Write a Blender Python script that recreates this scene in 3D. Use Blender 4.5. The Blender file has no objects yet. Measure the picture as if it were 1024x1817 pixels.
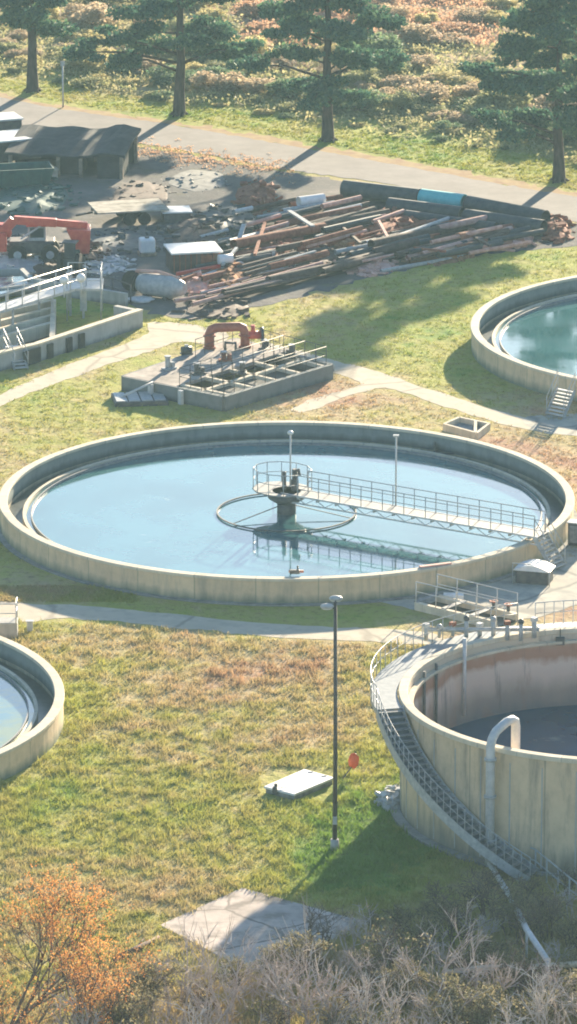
import bpy, math, random
import numpy as np
from mathutils import Vector, Matrix
R = math.radians
scene = bpy.context.scene
C = scene.collection
# ------------------------------------------------------------------ camera
CAM_H, PITCH, F = 86.3, R(16.15), 10500.0          # metres, down-tilt, focal length in photo pixels (1024 wide)
cam_d = bpy.data.cameras.new('camera'); cam = bpy.data.objects.new('camera', cam_d); C.objects.link(cam)
cam.location = (0, 0, CAM_H); cam.rotation_euler = (R(90) - PITCH, 0, 0)
cam_d.sensor_fit = 'HORIZONTAL'; cam_d.sensor_width = 36; cam_d.lens = F / 1024 * 36
cam_d.clip_start = 1; cam_d.clip_end = 6000
scene.camera = cam
scene.render.resolution_x = 577; scene.render.resolution_y = 1024
# ------------------------------------------------------------------ light
SUN_EL, SUN_AZ = R(14.0), R(18.5)                  # azimuth: from +Y towards +X
w = bpy.data.worlds.new('World'); scene.world = w; w.use_nodes = True
nt = w.node_tree; bg = nt.nodes['Background']
sky = nt.nodes.new('ShaderNodeTexSky'); sky.sky_type = 'NISHITA'; sky.sun_disc = False
sky.sun_elevation = SUN_EL; sky.sun_rotation = SUN_AZ; sky.air_density = 1.0; sky.dust_density = .6; sky.ozone_density = 3.0
nt.links.new(sky.outputs[0], bg.inputs[0]); bg.inputs[1].default_value = 0.07
sl = bpy.data.lights.new('sun', 'SUN'); sl.energy = 5.0; sl.angle = R(0.9); sl.color = (1.0, 0.84, 0.61)
sun = bpy.data.objects.new('sun', sl); C.objects.link(sun)
sdir = Vector((math.sin(SUN_AZ) * math.cos(SUN_EL), math.cos(SUN_AZ) * math.cos(SUN_EL), math.sin(SUN_EL)))
sun.rotation_euler = sdir.to_track_quat('Z', 'Y').to_euler(); sun.location = (60, 400, 120)
scene.view_settings.view_transform = 'Standard'; scene.view_settings.look = 'None'
scene.view_settings.exposure = 2.0; scene.view_settings.gamma = 1
scene.cycles.filter_width = 1.9
scene.cycles.volume_bounces = 0
scene.cycles.max_bounces = 6; scene.cycles.transparent_max_bounces = 6

# ------------------------------------------------------------------ helpers
def G(px, py, z=0.0):
    """photo pixel -> point on the level z"""
    u = (908.5 - py)
    d = Vector((px - 512, F * math.cos(PITCH) + u * math.sin(PITCH), -F * math.sin(PITCH) + u * math.cos(PITCH)))
    t = (z - CAM_H) / d.z
    return Vector((d.x * t, d.y * t, z))
def P(v):
    c = math.cos(PITCH); s = math.sin(PITCH); dz = v[2] - CAM_H
    dep = v[1] * c - dz * s; up = v[1] * s + dz * c
    return 512 + F * v[0] / dep, 908.5 - F * up / dep
rnd = random.Random(7)

class MB:
    def __init__(s): s.v = []; s.f = []; s.smooth = []
    def add(s, vs, fs, sm=False):
        o = len(s.v); s.v += [tuple(v) for v in vs]
        for f in fs: s.f.append(tuple(i + o for i in f)); s.smooth.append(sm)
        return s
    def box(s, c, size, rz=0.0, tilt=None):
        x, y, z = size[0] / 2, size[1] / 2, size[2] / 2
        m = Matrix.Rotation(rz, 3, 'Z')
        if tilt: m = m @ tilt
        c = Vector(c)
        vs = [c + m @ Vector((a * x, b * y, d * z)) for a in (-1, 1) for b in (-1, 1) for d in (-1, 1)]
        return s.add(vs, [(0, 1, 3, 2), (4, 6, 7, 5), (0, 4, 5, 1), (2, 3, 7, 6), (0, 2, 6, 4), (1, 5, 7, 3)])
    def beam(s, a, b, w_, h_):
        """box from a to b, w_ wide sideways, h_ tall"""
        a = Vector(a); b = Vector(b); d = b - a; L = d.length
        if L < 1e-6: return s
        x = d / L; up = Vector((0, 0, 1))
        if abs(x.z) > .95: up = Vector((1, 0, 0))
        y = up.cross(x).normalized(); z = x.cross(y)
        vs = [p + y * (i * w_ / 2) + z * (j * h_ / 2) for p in (a, b) for i in (-1, 1) for j in (-1, 1)]
        return s.add(vs, [(0, 1, 3, 2), (4, 6, 7, 5), (0, 4, 5, 1), (2, 3, 7, 6), (0, 2, 6, 4), (1, 5, 7, 3)])
    def tube(s, pts, r, n=8, caps=True, r2=None):
        pts = [Vector(p) for p in pts]; k = len(pts)
        rs = r if isinstance(r, (list, tuple)) else [r + ((r2 - r) * i / (k - 1) if r2 is not None else 0) for i in range(k)]
        vs = []; prev = None
        for i, p in enumerate(pts):
            t = (pts[min(i + 1, k - 1)] - pts[max(i - 1, 0)])
            if t.length < 1e-9: t = Vector((0, 0, 1))
            t.normalize()
            a = prev if prev is not None else (Vector((0, 0, 1)) if abs(t.z) < .9 else Vector((1, 0, 0)))
            u = (a - t * a.dot(t))
            if u.length < 1e-6: u = t.orthogonal()
            u.normalize(); prev = u; v = t.cross(u)
            for j in range(n):
                q = 2 * math.pi * j / n
                vs.append(p + (u * math.cos(q) + v * math.sin(q)) * rs[i])
        fs = [(i * n + j, i * n + (j + 1) % n, (i + 1) * n + (j + 1) % n, (i + 1) * n + j) for i in range(k - 1) for j in range(n)]
        s.add(vs, fs, True)
        if caps and n > 2:
            o = len(s.v) - len(vs)
            s.f.append(tuple(o + j for j in reversed(range(n)))); s.smooth.append(False)
            s.f.append(tuple(o + (k - 1) * n + j for j in range(n))); s.smooth.append(False)
        return s
    def pipe(s, a, b, r, th=.05, n=16):
        """hollow pipe"""
        a = Vector(a); b = Vector(b); t = (b - a).normalized()
        u = t.orthogonal().normalized(); v = t.cross(u); vs = []
        for p, rr in ((a, r), (b, r), (b, r - th), (a, r - th)):
            for j in range(n):
                q = 2 * math.pi * j / n; vs.append(p + (u * math.cos(q) + v * math.sin(q)) * rr)
        fs = [(k * n + j, k * n + (j + 1) % n, ((k + 1) % 4) * n + (j + 1) % n, ((k + 1) % 4) * n + j) for k in range(4) for j in range(n)]
        return s.add(vs, fs, False)
    def ring(s, r0, r1, z0, z1, a0=0, a1=2 * math.pi, n=160, c=(0, 0)):
        full = abs(a1 - a0 - 2 * math.pi) < 1e-6
        m = n if full else n + 1; vs = []
        for i in range(m):
            q = a0 + (a1 - a0) * i / n
            for rr, zz in ((r0, z0), (r1, z0), (r1, z1), (r0, z1)):
                vs.append((c[0] + rr * math.cos(q), c[1] + rr * math.sin(q), zz))
        fs = []
        for i in range(n):
            j = (i + 1) % m
            for k in range(4): fs.append((i * 4 + k, j * 4 + k, j * 4 + (k + 1) % 4, i * 4 + (k + 1) % 4))
        if not full:
            fs.append((0, 1, 2, 3)); e = (m - 1) * 4; fs.append((e + 3, e + 2, e + 1, e))
        return s.add(vs, fs)
    def disc(s, r, z, n=96, c=(0, 0)):
        return s.add([(c[0] + r * math.cos(2 * math.pi * i / n), c[1] + r * math.sin(2 * math.pi * i / n), z) for i in range(n)], [tuple(range(n))])
    def prism(s, poly, z0, z1):
        n = len(poly); a = sum(poly[i][0] * poly[(i + 1) % n][1] - poly[(i + 1) % n][0] * poly[i][1] for i in range(n))
        if a < 0: poly = poly[::-1]
        vs = [(p[0], p[1], z0) for p in poly] + [(p[0], p[1], z1) for p in poly]
        return s.add(vs, [tuple(reversed(range(n))), tuple(range(n, 2 * n))] + [(i, (i + 1) % n, n + (i + 1) % n, n + i) for i in range(n)])
    def ball(s, c, r, n=10, m=6, sq=(1, 1, 1), jit=0):
        vs = []
        for i in range(m + 1):
            ph = math.pi * i / m
            for j in range(n):
                q = 2 * math.pi * j / n; k = 1 + rnd.uniform(-jit, jit)
                vs.append((c[0] + r * k * sq[0] * math.sin(ph) * math.cos(q), c[1] + r * k * sq[1] * math.sin(ph) * math.sin(q), c[2] + r * k * sq[2] * math.cos(ph)))
        return s.add(vs, [(i * n + j, (i + 1) * n + j, (i + 1) * n + (j + 1) % n, i * n + (j + 1) % n) for i in range(m) for j in range(n)], jit == 0)
    def rail(s, pts, h=1.1, sp=1.6, r=.028, mid=True, toe=False):
        pts = [Vector(p) for p in pts]; up = Vector((0, 0, 1))
        s.tube([p + up * h for p in pts], r, 5)
        if mid: s.tube([p + up * h * .52 for p in pts], r * .8, 5)
        carry = 0
        for a, b in zip(pts, pts[1:]):
            L = (b - a).length; n = max(1, round(L / sp))
            for i in range(n + 1):
                if i == 0 and carry: continue
                q = a.lerp(b, i / n); s.tube([q, q + up * h], r, 5)
            carry = 1
        return s
    def build(s, name, m, parent=None, loc=None, bevel=0):
        me = bpy.data.meshes.new(name); me.from_pydata(s.v, [], s.f)
        me.polygons.foreach_set('use_smooth', s.smooth); me.materials.append(m); me.update()
        return link(name, me, parent, loc, bevel)
def link(name, me, parent=None, loc=None, bevel=0):
    o = bpy.data.objects.new(name, me); C.objects.link(o)
    if parent is not None: o.parent = parent
    if loc is not None: o.location = loc
    if bevel:
        b = o.modifiers.new('bevel', 'BEVEL'); b.width = bevel; b.segments = 2; b.limit_method = 'ANGLE'
    return o
def tag(o, label=None, cat=None, group=None, kind=None):
    if label and not 4 <= len(label.replace('-', ' ').split()) <= 16: print('LABEL', len(label.split()), label)
    for k, v in (('label', label), ('category', cat), ('group', group), ('kind', kind)):
        if v: o[k] = v
    return o
def thing(name, label, cat, loc=(0, 0, 0), rz=0, group=None):
    o = bpy.data.objects.new(name, None); C.objects.link(o); o.location = loc; o.rotation_euler.z = rz; o.empty_display_size = .3
    return tag(o, label, cat, group)
def copy_tree(o, parent=None):
    c = o.copy(); C.objects.link(c)
    if parent is not None: c.parent = parent
    for ch in o.children: copy_tree(ch, c)
    return c
def np_mesh(name, V, Fc, m, smooth=False):
    """V (n,3) array, Fc (k,3|4) array"""
    me = bpy.data.meshes.new(name); n = len(Fc); w_ = Fc.shape[1]
    me.vertices.add(len(V)); me.vertices.foreach_set('co', V.astype(np.float32).ravel())
    me.loops.add(n * w_); me.loops.foreach_set('vertex_index', Fc.astype(np.int32).ravel())
    me.polygons.add(n); me.polygons.foreach_set('loop_start', np.arange(0, n * w_, w_, dtype=np.int32))
    me.polygons.foreach_set('loop_total', np.full(n, w_, dtype=np.int32))
    if smooth: me.polygons.foreach_set('use_smooth', np.ones(n, dtype=bool))
    me.materials.append(m); me.update(calc_edges=True); return me

# ------------------------------------------------------------------ materials
class N:
    def __init__(s, name):
        s.m = bpy.data.materials.new(name); s.m.use_nodes = True; s.t = s.m.node_tree
        s.b = s.t.nodes['Principled BSDF']; s.out = s.t.nodes['Material Output']
    def n(s, typ, **kw):
        q = s.t.nodes.new(typ)
        for k, v in kw.items():
            if k in q.inputs: q.inputs[k].default_value = v
            else: setattr(q, k, v)
        return q
    def l(s, a, b): s.t.links.new(a, b)
    def coord(s, scale=(1, 1, 1), world=False):
        if world: c = s.n('ShaderNodeNewGeometry').outputs['Position']
        else: c = s.n('ShaderNodeTexCoord').outputs['Object']
        mp = s.n('ShaderNodeMapping'); mp.inputs['Scale'].default_value = scale; s.l(c, mp.inputs[0]); return mp.outputs[0]
    def noise(s, co, scale, detail=5, rough=.6):
        q = s.n('ShaderNodeTexNoise', Scale=scale, Detail=detail, Roughness=rough); s.l(co, q.inputs['Vector']); return q.outputs['Fac']
    def ramp(s, fac, stops):
        q = s.n('ShaderNodeValToRGB'); e = q.color_ramp.elements
        e[0].position = stops[0][0]; e[0].color = (*stops[0][1], 1); e[1].position = stops[-1][0]; e[1].color = (*stops[-1][1], 1)
        for p, c in stops[1:-1]: k = e.new(p); k.color = (*c, 1)
        s.l(fac, q.inputs[0]); return q.outputs[0]
    def mix(s, a, b, fac, mode='MIX'):
        q = s.n('ShaderNodeMix', data_type='RGBA', blend_type=mode)
        for src, i in ((fac, 0), (a, 6), (b, 7)):
            if isinstance(src, (int, float)): q.inputs[i].default_value = src
            elif isinstance(src, tuple): q.inputs[i].default_value = (*src, 1)
            else: s.l(src, q.inputs[i])
        return q.outputs[2]
    def math(s, op, a, b=0.0, clamp=False):
        q = s.n('ShaderNodeMath', operation=op, use_clamp=clamp)
        for i, v in enumerate((a, b)):
            if isinstance(v, (int, float)): q.inputs[i].default_value = v
            else: s.l(v, q.inputs[i])
        return q.outputs[0]
    def bump(s, h, strength=.4, dist=.05):
        q = s.n('ShaderNodeBump', Strength=strength, Distance=dist); s.l(h, q.inputs['Height']); s.l(q.outputs[0], s.b.inputs['Normal'])
    def done(s, col=None, rough=.85, spec=.3, metal=0):
        if col is not None:
            if isinstance(col, tuple): s.b.inputs['Base Color'].default_value = (*col, 1)
            else: s.l(col, s.b.inputs['Base Color'])
        s.b.inputs['Roughness'].default_value = rough; s.b.inputs['Specular IOR Level'].default_value = spec; s.b.inputs['Metallic'].default_value = metal
        return s.m

def simple(name, a, b, scale=3, rough=.7, spec=.3, bump=.2, metal=0, streak=False, lo=.35, hi=.65, cracks=0):
    s = N(name); co = s.coord((1, 1, .25) if streak else (1, 1, 1))
    f = s.noise(co, scale, 6, .65); s.bump(s.noise(s.coord(), scale * 6, 3), bump, .02)
    col = s.ramp(f, [(lo, a), (hi, b)])
    if cracks:
        vo = s.n('ShaderNodeTexVoronoi', feature='DISTANCE_TO_EDGE', Scale=cracks); wc = s.n('ShaderNodeTexCoord').outputs['Object']
        dn = s.n('ShaderNodeTexNoise', Scale=.8, Detail=4); s.l(wc, dn.inputs['Vector']); ad = s.n('ShaderNodeMix', data_type='VECTOR'); ad.inputs[0].default_value = .35; s.l(wc, ad.inputs[4]); s.l(dn.outputs['Color'], ad.inputs[5]); s.l(ad.outputs[1], vo.inputs['Vector'])
        col = s.mix(tuple(c * .8 for c in a), col, s.ramp(vo.outputs['Distance'], [(.004, (0, 0, 0)), (.02, (1, 1, 1))]))
        col = s.mix(col, tuple(c * .6 for c in a), s.ramp(s.noise(co, scale * .5, 8, .75), [(.5, (0, 0, 0)), (.7, (.45, .45, .45))]))
    return s.done(col, rough, spec, metal)

def concrete(name, base, stain, dark, zlo=None, zhi=None, amt=.55, joints=0):
    s = N(name); co = s.coord()
    f = s.noise(co, .9, 8, .7); col = s.ramp(f, [(.3, tuple(c * .82 for c in base)), (.5, base), (.72, tuple(min(.8, c * 1.12) for c in base))])
    st = s.noise(s.coord((1.1, 1.1, .16)), 1.2, 7, .72)            # vertical run-off streaks
    stf = s.ramp(st, [(.48, (0, 0, 0)), (.7, (amt, amt, amt))]); col = s.mix(col, stain, stf)
    if zlo is not None:                                            # ragged darker foot; on pale_concrete it paints a blue-green reflection
        sep = s.n('ShaderNodeSeparateXYZ'); s.l(s.coord(), sep.inputs[0])
        z = s.math('ADD', sep.outputs[2], s.math('MULTIPLY', s.math('SUBTRACT', s.noise(s.coord((1.5, 1.5, .3)), 1.2, 5), .5), (zhi - zlo) * 1.6))
        mr = s.n('ShaderNodeMapRange'); mr.inputs['From Min'].default_value = zlo; mr.inputs['From Max'].default_value = zhi
        mr.inputs['To Min'].default_value = 1; mr.inputs['To Max'].default_value = 0; s.l(z, mr.inputs[0])
        col = s.mix(col, dark, s.math('MULTIPLY', mr.outputs[0], .8))
    if joints:
        sp = s.n('ShaderNodeSeparateXYZ'); s.l(co, sp.inputs[0]); an = s.math('ARCTAN2', sp.outputs[1], sp.outputs[0])
        fr = s.math('FRACT', s.math('ADD', s.math('MULTIPLY', an, joints / (2 * math.pi)), 60)); ln = s.math('LESS_THAN', fr, .022)
        col = s.mix(col, dark, s.math('MULTIPLY', ln, .4))
        cell = s.math('FLOOR', s.math('ADD', s.math('MULTIPLY', an, joints / (2 * math.pi)), 60)); wn = s.n('ShaderNodeTexWhiteNoise', noise_dimensions='1D'); s.l(cell, wn.inputs['W'])
        col = s.mix(col, s.ramp(wn.outputs['Value'], [(0, (.9, .9, .9)), (1, (1.05, 1.05, 1.04))]), 1.0, 'MULTIPLY')
    s.bump(s.noise(co, 7, 6, .7), .35, .03)
    return s.done(col, .9, .2)

M = {}
M['conc'] = concrete('pale_concrete', (.66, .51, .33), (.30, .27, .21), (.12, .17, .13), .1, .55, .65, 30)  # foot colour stands for the blue-green reflection along the wall base
M['cope'] = concrete('coping_concrete', (.64, .555, .42), (.40, .36, .28), (.16, .16, .15), None, None, .6, 30)
M['conc_in'] = concrete('dark_inner_concrete', (.24, .27, .25), (.12, .14, .14), (.05, .07, .07), .5, .8)  # inner wall face, darker and cooler than the outer concrete
M['conc_grey'] = concrete('grey_concrete', (.42, .41, .38), (.22, .22, .2), (.14, .14, .13), 0, .3)
M['conc_dk'] = concrete('dark_concrete', (.2, .21, .2), (.12, .13, .13), (.08, .09, .09), 0, .3)  # darker concrete for the pump station walls
M['path'] = simple('path_concrete', (.40, .35, .27), (.56, .49, .37), 1.3, .92, .2, .3, cracks=.18)
M['apron'] = simple('apron_concrete', (.28, .27, .24), (.52, .48, .39), .9, .9, .2, .3, cracks=.2)
M['pad'] = simple('old_pad_concrete', (.26, .22, .19), (.62, .52, .45), .9, .9, .2, .4, cracks=.3)
M['steel'] = simple('galvanised_steel', (.28, .29, .29), (.45, .45, .43), 4, .45, .5, .1)
M['steel_w'] = simple('pale_painted_steel', (.42, .42, .41), (.58, .57, .54), 3, .45, .5, .1)
M['steel_d'] = simple('dark_steel', (.05, .055, .06), (.12, .11, .1), 3, .55, .4, .2)
M['grate'] = simple('walkway_grating', (.15, .155, .155), (.28, .275, .265), 5, .6, .4, .3)
M['rust'] = simple('rusted_steel', (.17, .055, .035), (.34, .13, .08), 2.5, .85, .2, .4)
M['pink'] = simple('faded_red_primer', (.45, .22, .17), (.62, .38, .32), 2, .75, .3, .3)
M['brown'] = simple('brown_pipe_steel', (.055, .038, .032), (.13, .085, .07), 2, .8, .3, .3)
M['dark'] = simple('black_coated_steel', (.025, .035, .042), (.06, .07, .075), 2, .6, .4, .3)
M['cyan'] = simple('turquoise_plastic', (.07, .42, .42), (.12, .52, .5), 2, .5, .4, .1)
M['white'] = simple('white_paint', (.62, .62, .6), (.8, .79, .76), 1.5, .55, .4, .1)
M['red'] = simple('red_machine_paint', (.52, .04, .028), (.66, .10, .06), 2, .45, .5, .15)
M['redbr'] = simple('red_oxide_paint', (.28, .07, .045), (.42, .13, .08), 3, .6, .4, .2)
M['tyre'] = simple('tyre_rubber', (.015, .016, .018), (.04, .04, .04), 5, .85, .2, .3)
M['glass'] = N('cab_glass').done((.02, .035, .04), .08, .6)
M['green'] = simple('dark_green_paint', (.015, .07, .06), (.03, .11, .09), 2, .6, .4, .2)
M['roofd'] = simple('dark_roof_sheet', (.015, .02, .025), (.045, .052, .055), 1.2, .7, .3, .3)
M['roofw'] = simple('pale_roof_sheet', (.55, .58, .58), (.74, .74, .7), 1.0, .5, .4, .2)
M['ringd'] = simple('dull_ring_steel', (.05, .05, .055), (.1, .1, .1), 3, .6, .4, .2)
M['wood'] = simple('weathered_timber', (.16, .12, .09), (.34, .27, .2), 3, .9, .2, .5)
M['woodp'] = simple('pale_timber', (.42, .36, .27), (.6, .52, .42), 2, .85, .2, .4)
M['plank'] = simple('grey_deck_planks', (.22, .2, .16), (.48, .44, .36), 1.2, .9, .2, .4)
M['orange'] = simple('orange_plastic', (.85, .10, .02), (.9, .14, .04), 3, .5, .4, .1)
M['pole'] = simple('dark_bronze_pole', (.045, .035, .03), (.09, .07, .06), 3, .5, .4, .1)
M['lens'] = simple('lamp_glass', (.5, .52, .5), (.7, .7, .68), 3, .25, .5, 0)
M['bark'] = simple('pine_bark', (.035, .028, .026), (.1, .075, .06), 4, .95, .1, .8, streak=True)
M['twig'] = simple('bare_grey_twigs', (.32, .265, .235), (.56, .48, .43), 1.5, .9, .15, .2)
M['twigp'] = simple('pale_bleached_twigs', (.42, .37, .33), (.62, .55, .49), 1.5, .9, .15, .2)
M['twig2'] = simple('brown_twigs', (.09, .06, .05), (.2, .14, .11), 1.5, .9, .15, .2)
M['road'] = simple('old_asphalt', (.15, .135, .13), (.22, .2, .185), .35, .9, .25, .3)
M['dirt'] = simple('scrap_rust_dirt', (.16, .075, .04), (.42, .22, .12), 2, .95, .1, .6)
M['blackhole'] = simple('near_black_fill', (.015, .02, .022), (.04, .045, .045), 2, .5, .4, .2)  # near-black fill for pit floors, channel beds and wall gaps

def yard_mat():
    s = N('yard_gravel'); co = s.coord(world=True)
    f = s.noise(co, .12, 8, .65); c = s.ramp(f, [(.35, (.09, .09, .09)), (.52, (.15, .14, .13)), (.68, (.28, .24, .21))])
    g = s.noise(co, .5, 6, .7); c = s.mix(c, (.13, .13, .075), s.ramp(g, [(.55, (0, 0, 0)), (.68, (.7, .7, .7))]))
    c = s.mix(c, (.5, .43, .37), s.ramp(s.noise(co, 1.3, 6, .75), [(.6, (0, 0, 0)), (.72, (.7, .7, .7))]))  # pale patches paint sunlit mottling into the gravel
    s.bump(s.noise(co, 2.5, 8, .7), .5, .15); return s.done(c, .95, .1)
M['yard'] = yard_mat()

# lawn colour: where the grass is lush, parched or greened for tank shadow (world position), used by both the soil sheet and the blades
LUSH_SHADE = [  # px, py, radius across m, radius deep m, weight
    (690, 1430, 4.0, 10, .5), (120, 1300, 3.5, 11, .24), (180, 1440, 7, 6, .10), (620, 1520, 4, 6, .45), (60, 1480, 5, 9, .12),
    (740, 590, 5, 14, .28), (960, 470, 9, 10, .30), (870, 640, 5, 10, .2), (120, 720, 9, 9, .20), (150, 560, 8, 9, .3), (20, 980, 6, 10, .18),
    (720, 262, 13, 8, .42), (320, 205, 14, 8, .34), (60, 150, 6, 8, .2), (990, 325, 6, 6, .2), (440, 1450, 6, 12, .12), (300, 760, 9, 5, .1), (560, 560, 6, 10, .1), 
    (460, 1230, 7, 12, -.10), (560, 1200, 5, 10, -.06), (950, 830, 7, 12, -.34), (550, 690, 5, 6, -.32), (300, 1610, 3, 8, -.04), (300, 1180, 6, 6, -.08), (60, 1060, 3, 3, -.2), (380, 1088, 12, 3.5, .34),  # last zone greens the large tank's shadow strip to deepen the shade
    (820, 1075, 9, 4, -.12), (520, 0, 20, 30, -.2), (640, 20, 14, 20, -.3), (380, 1570, 4, 6, -.04), (220, 1090, 6, 3, -.1), (960, 1100, 6, 4, -.15)]
def lawn(s):
    pos = s.n('ShaderNodeNewGeometry').outputs['Position']
    lush = .44
    acc = None
    for px, py, rx, ry, wt in LUSH_SHADE:
        c = G(px, py)
        mp = s.n('ShaderNodeMapping', vector_type='POINT'); mp.inputs['Scale'].default_value = (1 / rx, 1 / ry, 0); mp.inputs['Location'].default_value = (-c.x / rx, -c.y / ry, 0)
        s.l(pos, mp.inputs[0]); ln = s.n('ShaderNodeVectorMath', operation='LENGTH'); s.l(mp.outputs[0], ln.inputs[0])
        mr = s.n('ShaderNodeMapRange', interpolation_type='SMOOTHSTEP'); mr.inputs['From Min'].default_value = 0; mr.inputs['From Max'].default_value = 1.6
        mr.inputs['To Min'].default_value = wt; mr.inputs['To Max'].default_value = 0; s.l(ln.outputs['Value'], mr.inputs[0])
        acc = mr.outputs[0] if acc is None else s.math('ADD', acc, mr.outputs[0])
    co = s.coord(world=True)
    n1 = s.math('MULTIPLY', s.math('SUBTRACT', s.noise(co, .16, 6, .65), .5), 1.35)
    n2 = s.math('MULTIPLY', s.math('SUBTRACT', s.noise(s.coord((1, .6, 1), world=True), .95, 6, .7), .5), .9)
    v = s.math('ADD', s.math('ADD', s.math('ADD', acc, lush), n1), n2, True)
    return s.ramp(v, [(.0, (.38, .22, .14)), (.22, (.42, .31, .17)), (.42, (.40, .33, .15)), (.55, (.36, .33, .10)), (.78, (.30, .32, .065)), (.99, (.15, .25, .04))])
def ground_mat():
    s = N('lawn_soil'); c = lawn(s)
    c = s.mix(c, (.10, .08, .045), s.ramp(s.noise(s.coord(world=True), 1.8, 6, .75), [(.52, (0, 0, 0)), (.68, (.65, .65, .65))]))
    h = s.math('ADD', s.noise(s.coord((1, .55, 1), world=True), .9, 6, .65), s.math('MULTIPLY', s.noise(s.coord(world=True), 4, 4, .7), .35))
    s.bump(h, .8, .28); return s.done(c, .95, .1)
def blade_mat():
    s = N('grass_blades'); c = lawn(s); rn = s.n('ShaderNodeNewGeometry').outputs['Random Per Island']
    c = s.mix(c, s.ramp(rn, [(0, (.85, .85, .8)), (1, (1.22, 1.2, 1.12))]), 1.0, 'MULTIPLY')
    s.l(c, s.b.inputs['Base Color']); s.done(None, .8, .15)
    tr = s.n('ShaderNodeBsdfTranslucent'); s.l(c, tr.inputs[0]); mx = s.n('ShaderNodeMixShader'); mx.inputs[0].default_value = .35
    s.l(s.b.outputs[0], mx.inputs[1]); s.l(tr.outputs[0], mx.inputs[2]); s.l(mx.outputs[0], s.out.inputs[0]); return s.m
M['ground'] = ground_mat(); M['blade'] = blade_mat()

def leaf(name, cols, trans=.35, rough=.7):
    s = N(name); rn = s.n('ShaderNodeNewGeometry').outputs['Random Per Island']
    c = s.ramp(rn, [(i / (len(cols) - 1), c) for i, c in enumerate(cols)])
    s.l(c, s.b.inputs['Base Color']); s.done(None, rough, .2)
    tr = s.n('ShaderNodeBsdfTranslucent'); s.l(c, tr.inputs[0]); mx = s.n('ShaderNodeMixShader'); mx.inputs[0].default_value = trans
    s.l(s.b.outputs[0], mx.inputs[1]); s.l(tr.outputs[0], mx.inputs[2]); s.l(mx.outputs[0], s.out.inputs[0]); return s.m
M['pine'] = leaf('pine_needles', [(.035, .10, .075), (.06, .14, .09), (.12, .2, .10)], .35)
M['olive'] = leaf('olive_leaves', [(.20, .22, .11), (.31, .32, .15), (.44, .41, .22)], .48)
M['darkg'] = leaf('dark_green_leaves', [(.09, .16, .09), (.16, .23, .12), (.26, .31, .16)], .45)
M['tan'] = leaf('dry_tan_leaves', [(.36, .27, .18), (.46, .36, .24), (.54, .44, .3)], .48)
M['yellow'] = leaf('straw_leaves', [(.38, .33, .15), (.52, .45, .21), (.6, .53, .3)], .48)
M['rustl'] = leaf('rusty_orange_leaves', [(.46, .26, .16), (.54, .33, .21), (.56, .4, .26)], .45)
M['under'] = leaf('dry_undergrowth', [(.22, .24, .11), (.33, .32, .15), (.40, .35, .18), (.44, .40, .22)], .45)
M['fall'] = leaf('autumn_orange_leaves', [(.52, .19, .05), (.68, .29, .08), (.62, .38, .15)], .4)
M['brush'] = leaf('dull_brush_leaves', [(.15, .14, .07), (.24, .21, .11), (.34, .29, .17)], .35)

def water_mat(name, deep, rough=.03, alg=None, ripple=.05, ior=2.0):
    s = N(name); co = s.coord()
    col = deep
    if alg: col = s.mix(deep, alg, s.ramp(s.noise(co, .22, 7, .65), [(.45, (0, 0, 0)), (.6, (1, 1, 1))]))
    else:
        col = s.mix(deep, tuple(c * .6 for c in deep), s.ramp(s.noise(co, .18, 6, .6), [(.4, (0, 0, 0)), (.65, (1, 1, 1))]))
        sc = s.ramp(s.noise(s.coord((1, 1.8, 1)), .35, 8, .75), [(.62, (0, 0, 0)), (.70, (.6, .6, .6))]); col = s.mix(col, (.3, .36, .3), sc)
        rg_ = s.ramp(s.noise(s.coord((1, 1.5, 1)), .25, 6, .65), [(.4, (rough,) * 3), (.7, (rough + .09,) * 3)])
    s.bump(s.noise(co, 1.2, 3, .5), ripple, .02)
    s.done(col, rough, .5)
    if not alg: s.l(rg_, s.b.inputs['Roughness'])
    s.b.inputs['IOR'].default_value = ior; return s.m
M['water'] = water_mat('settling_tank_water', (.065, .19, .20))
M['water_al'] = water_mat('algae_filmed_water', (.10, .20, .21), .12, (.22, .25, .09))
M['water_dk'] = water_mat('dark_tank_water', (.02, .085, .16), .06, ior=1.33)
M['water_lt'] = water_mat('basin_water', (.12, .2, .22), .1)

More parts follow.
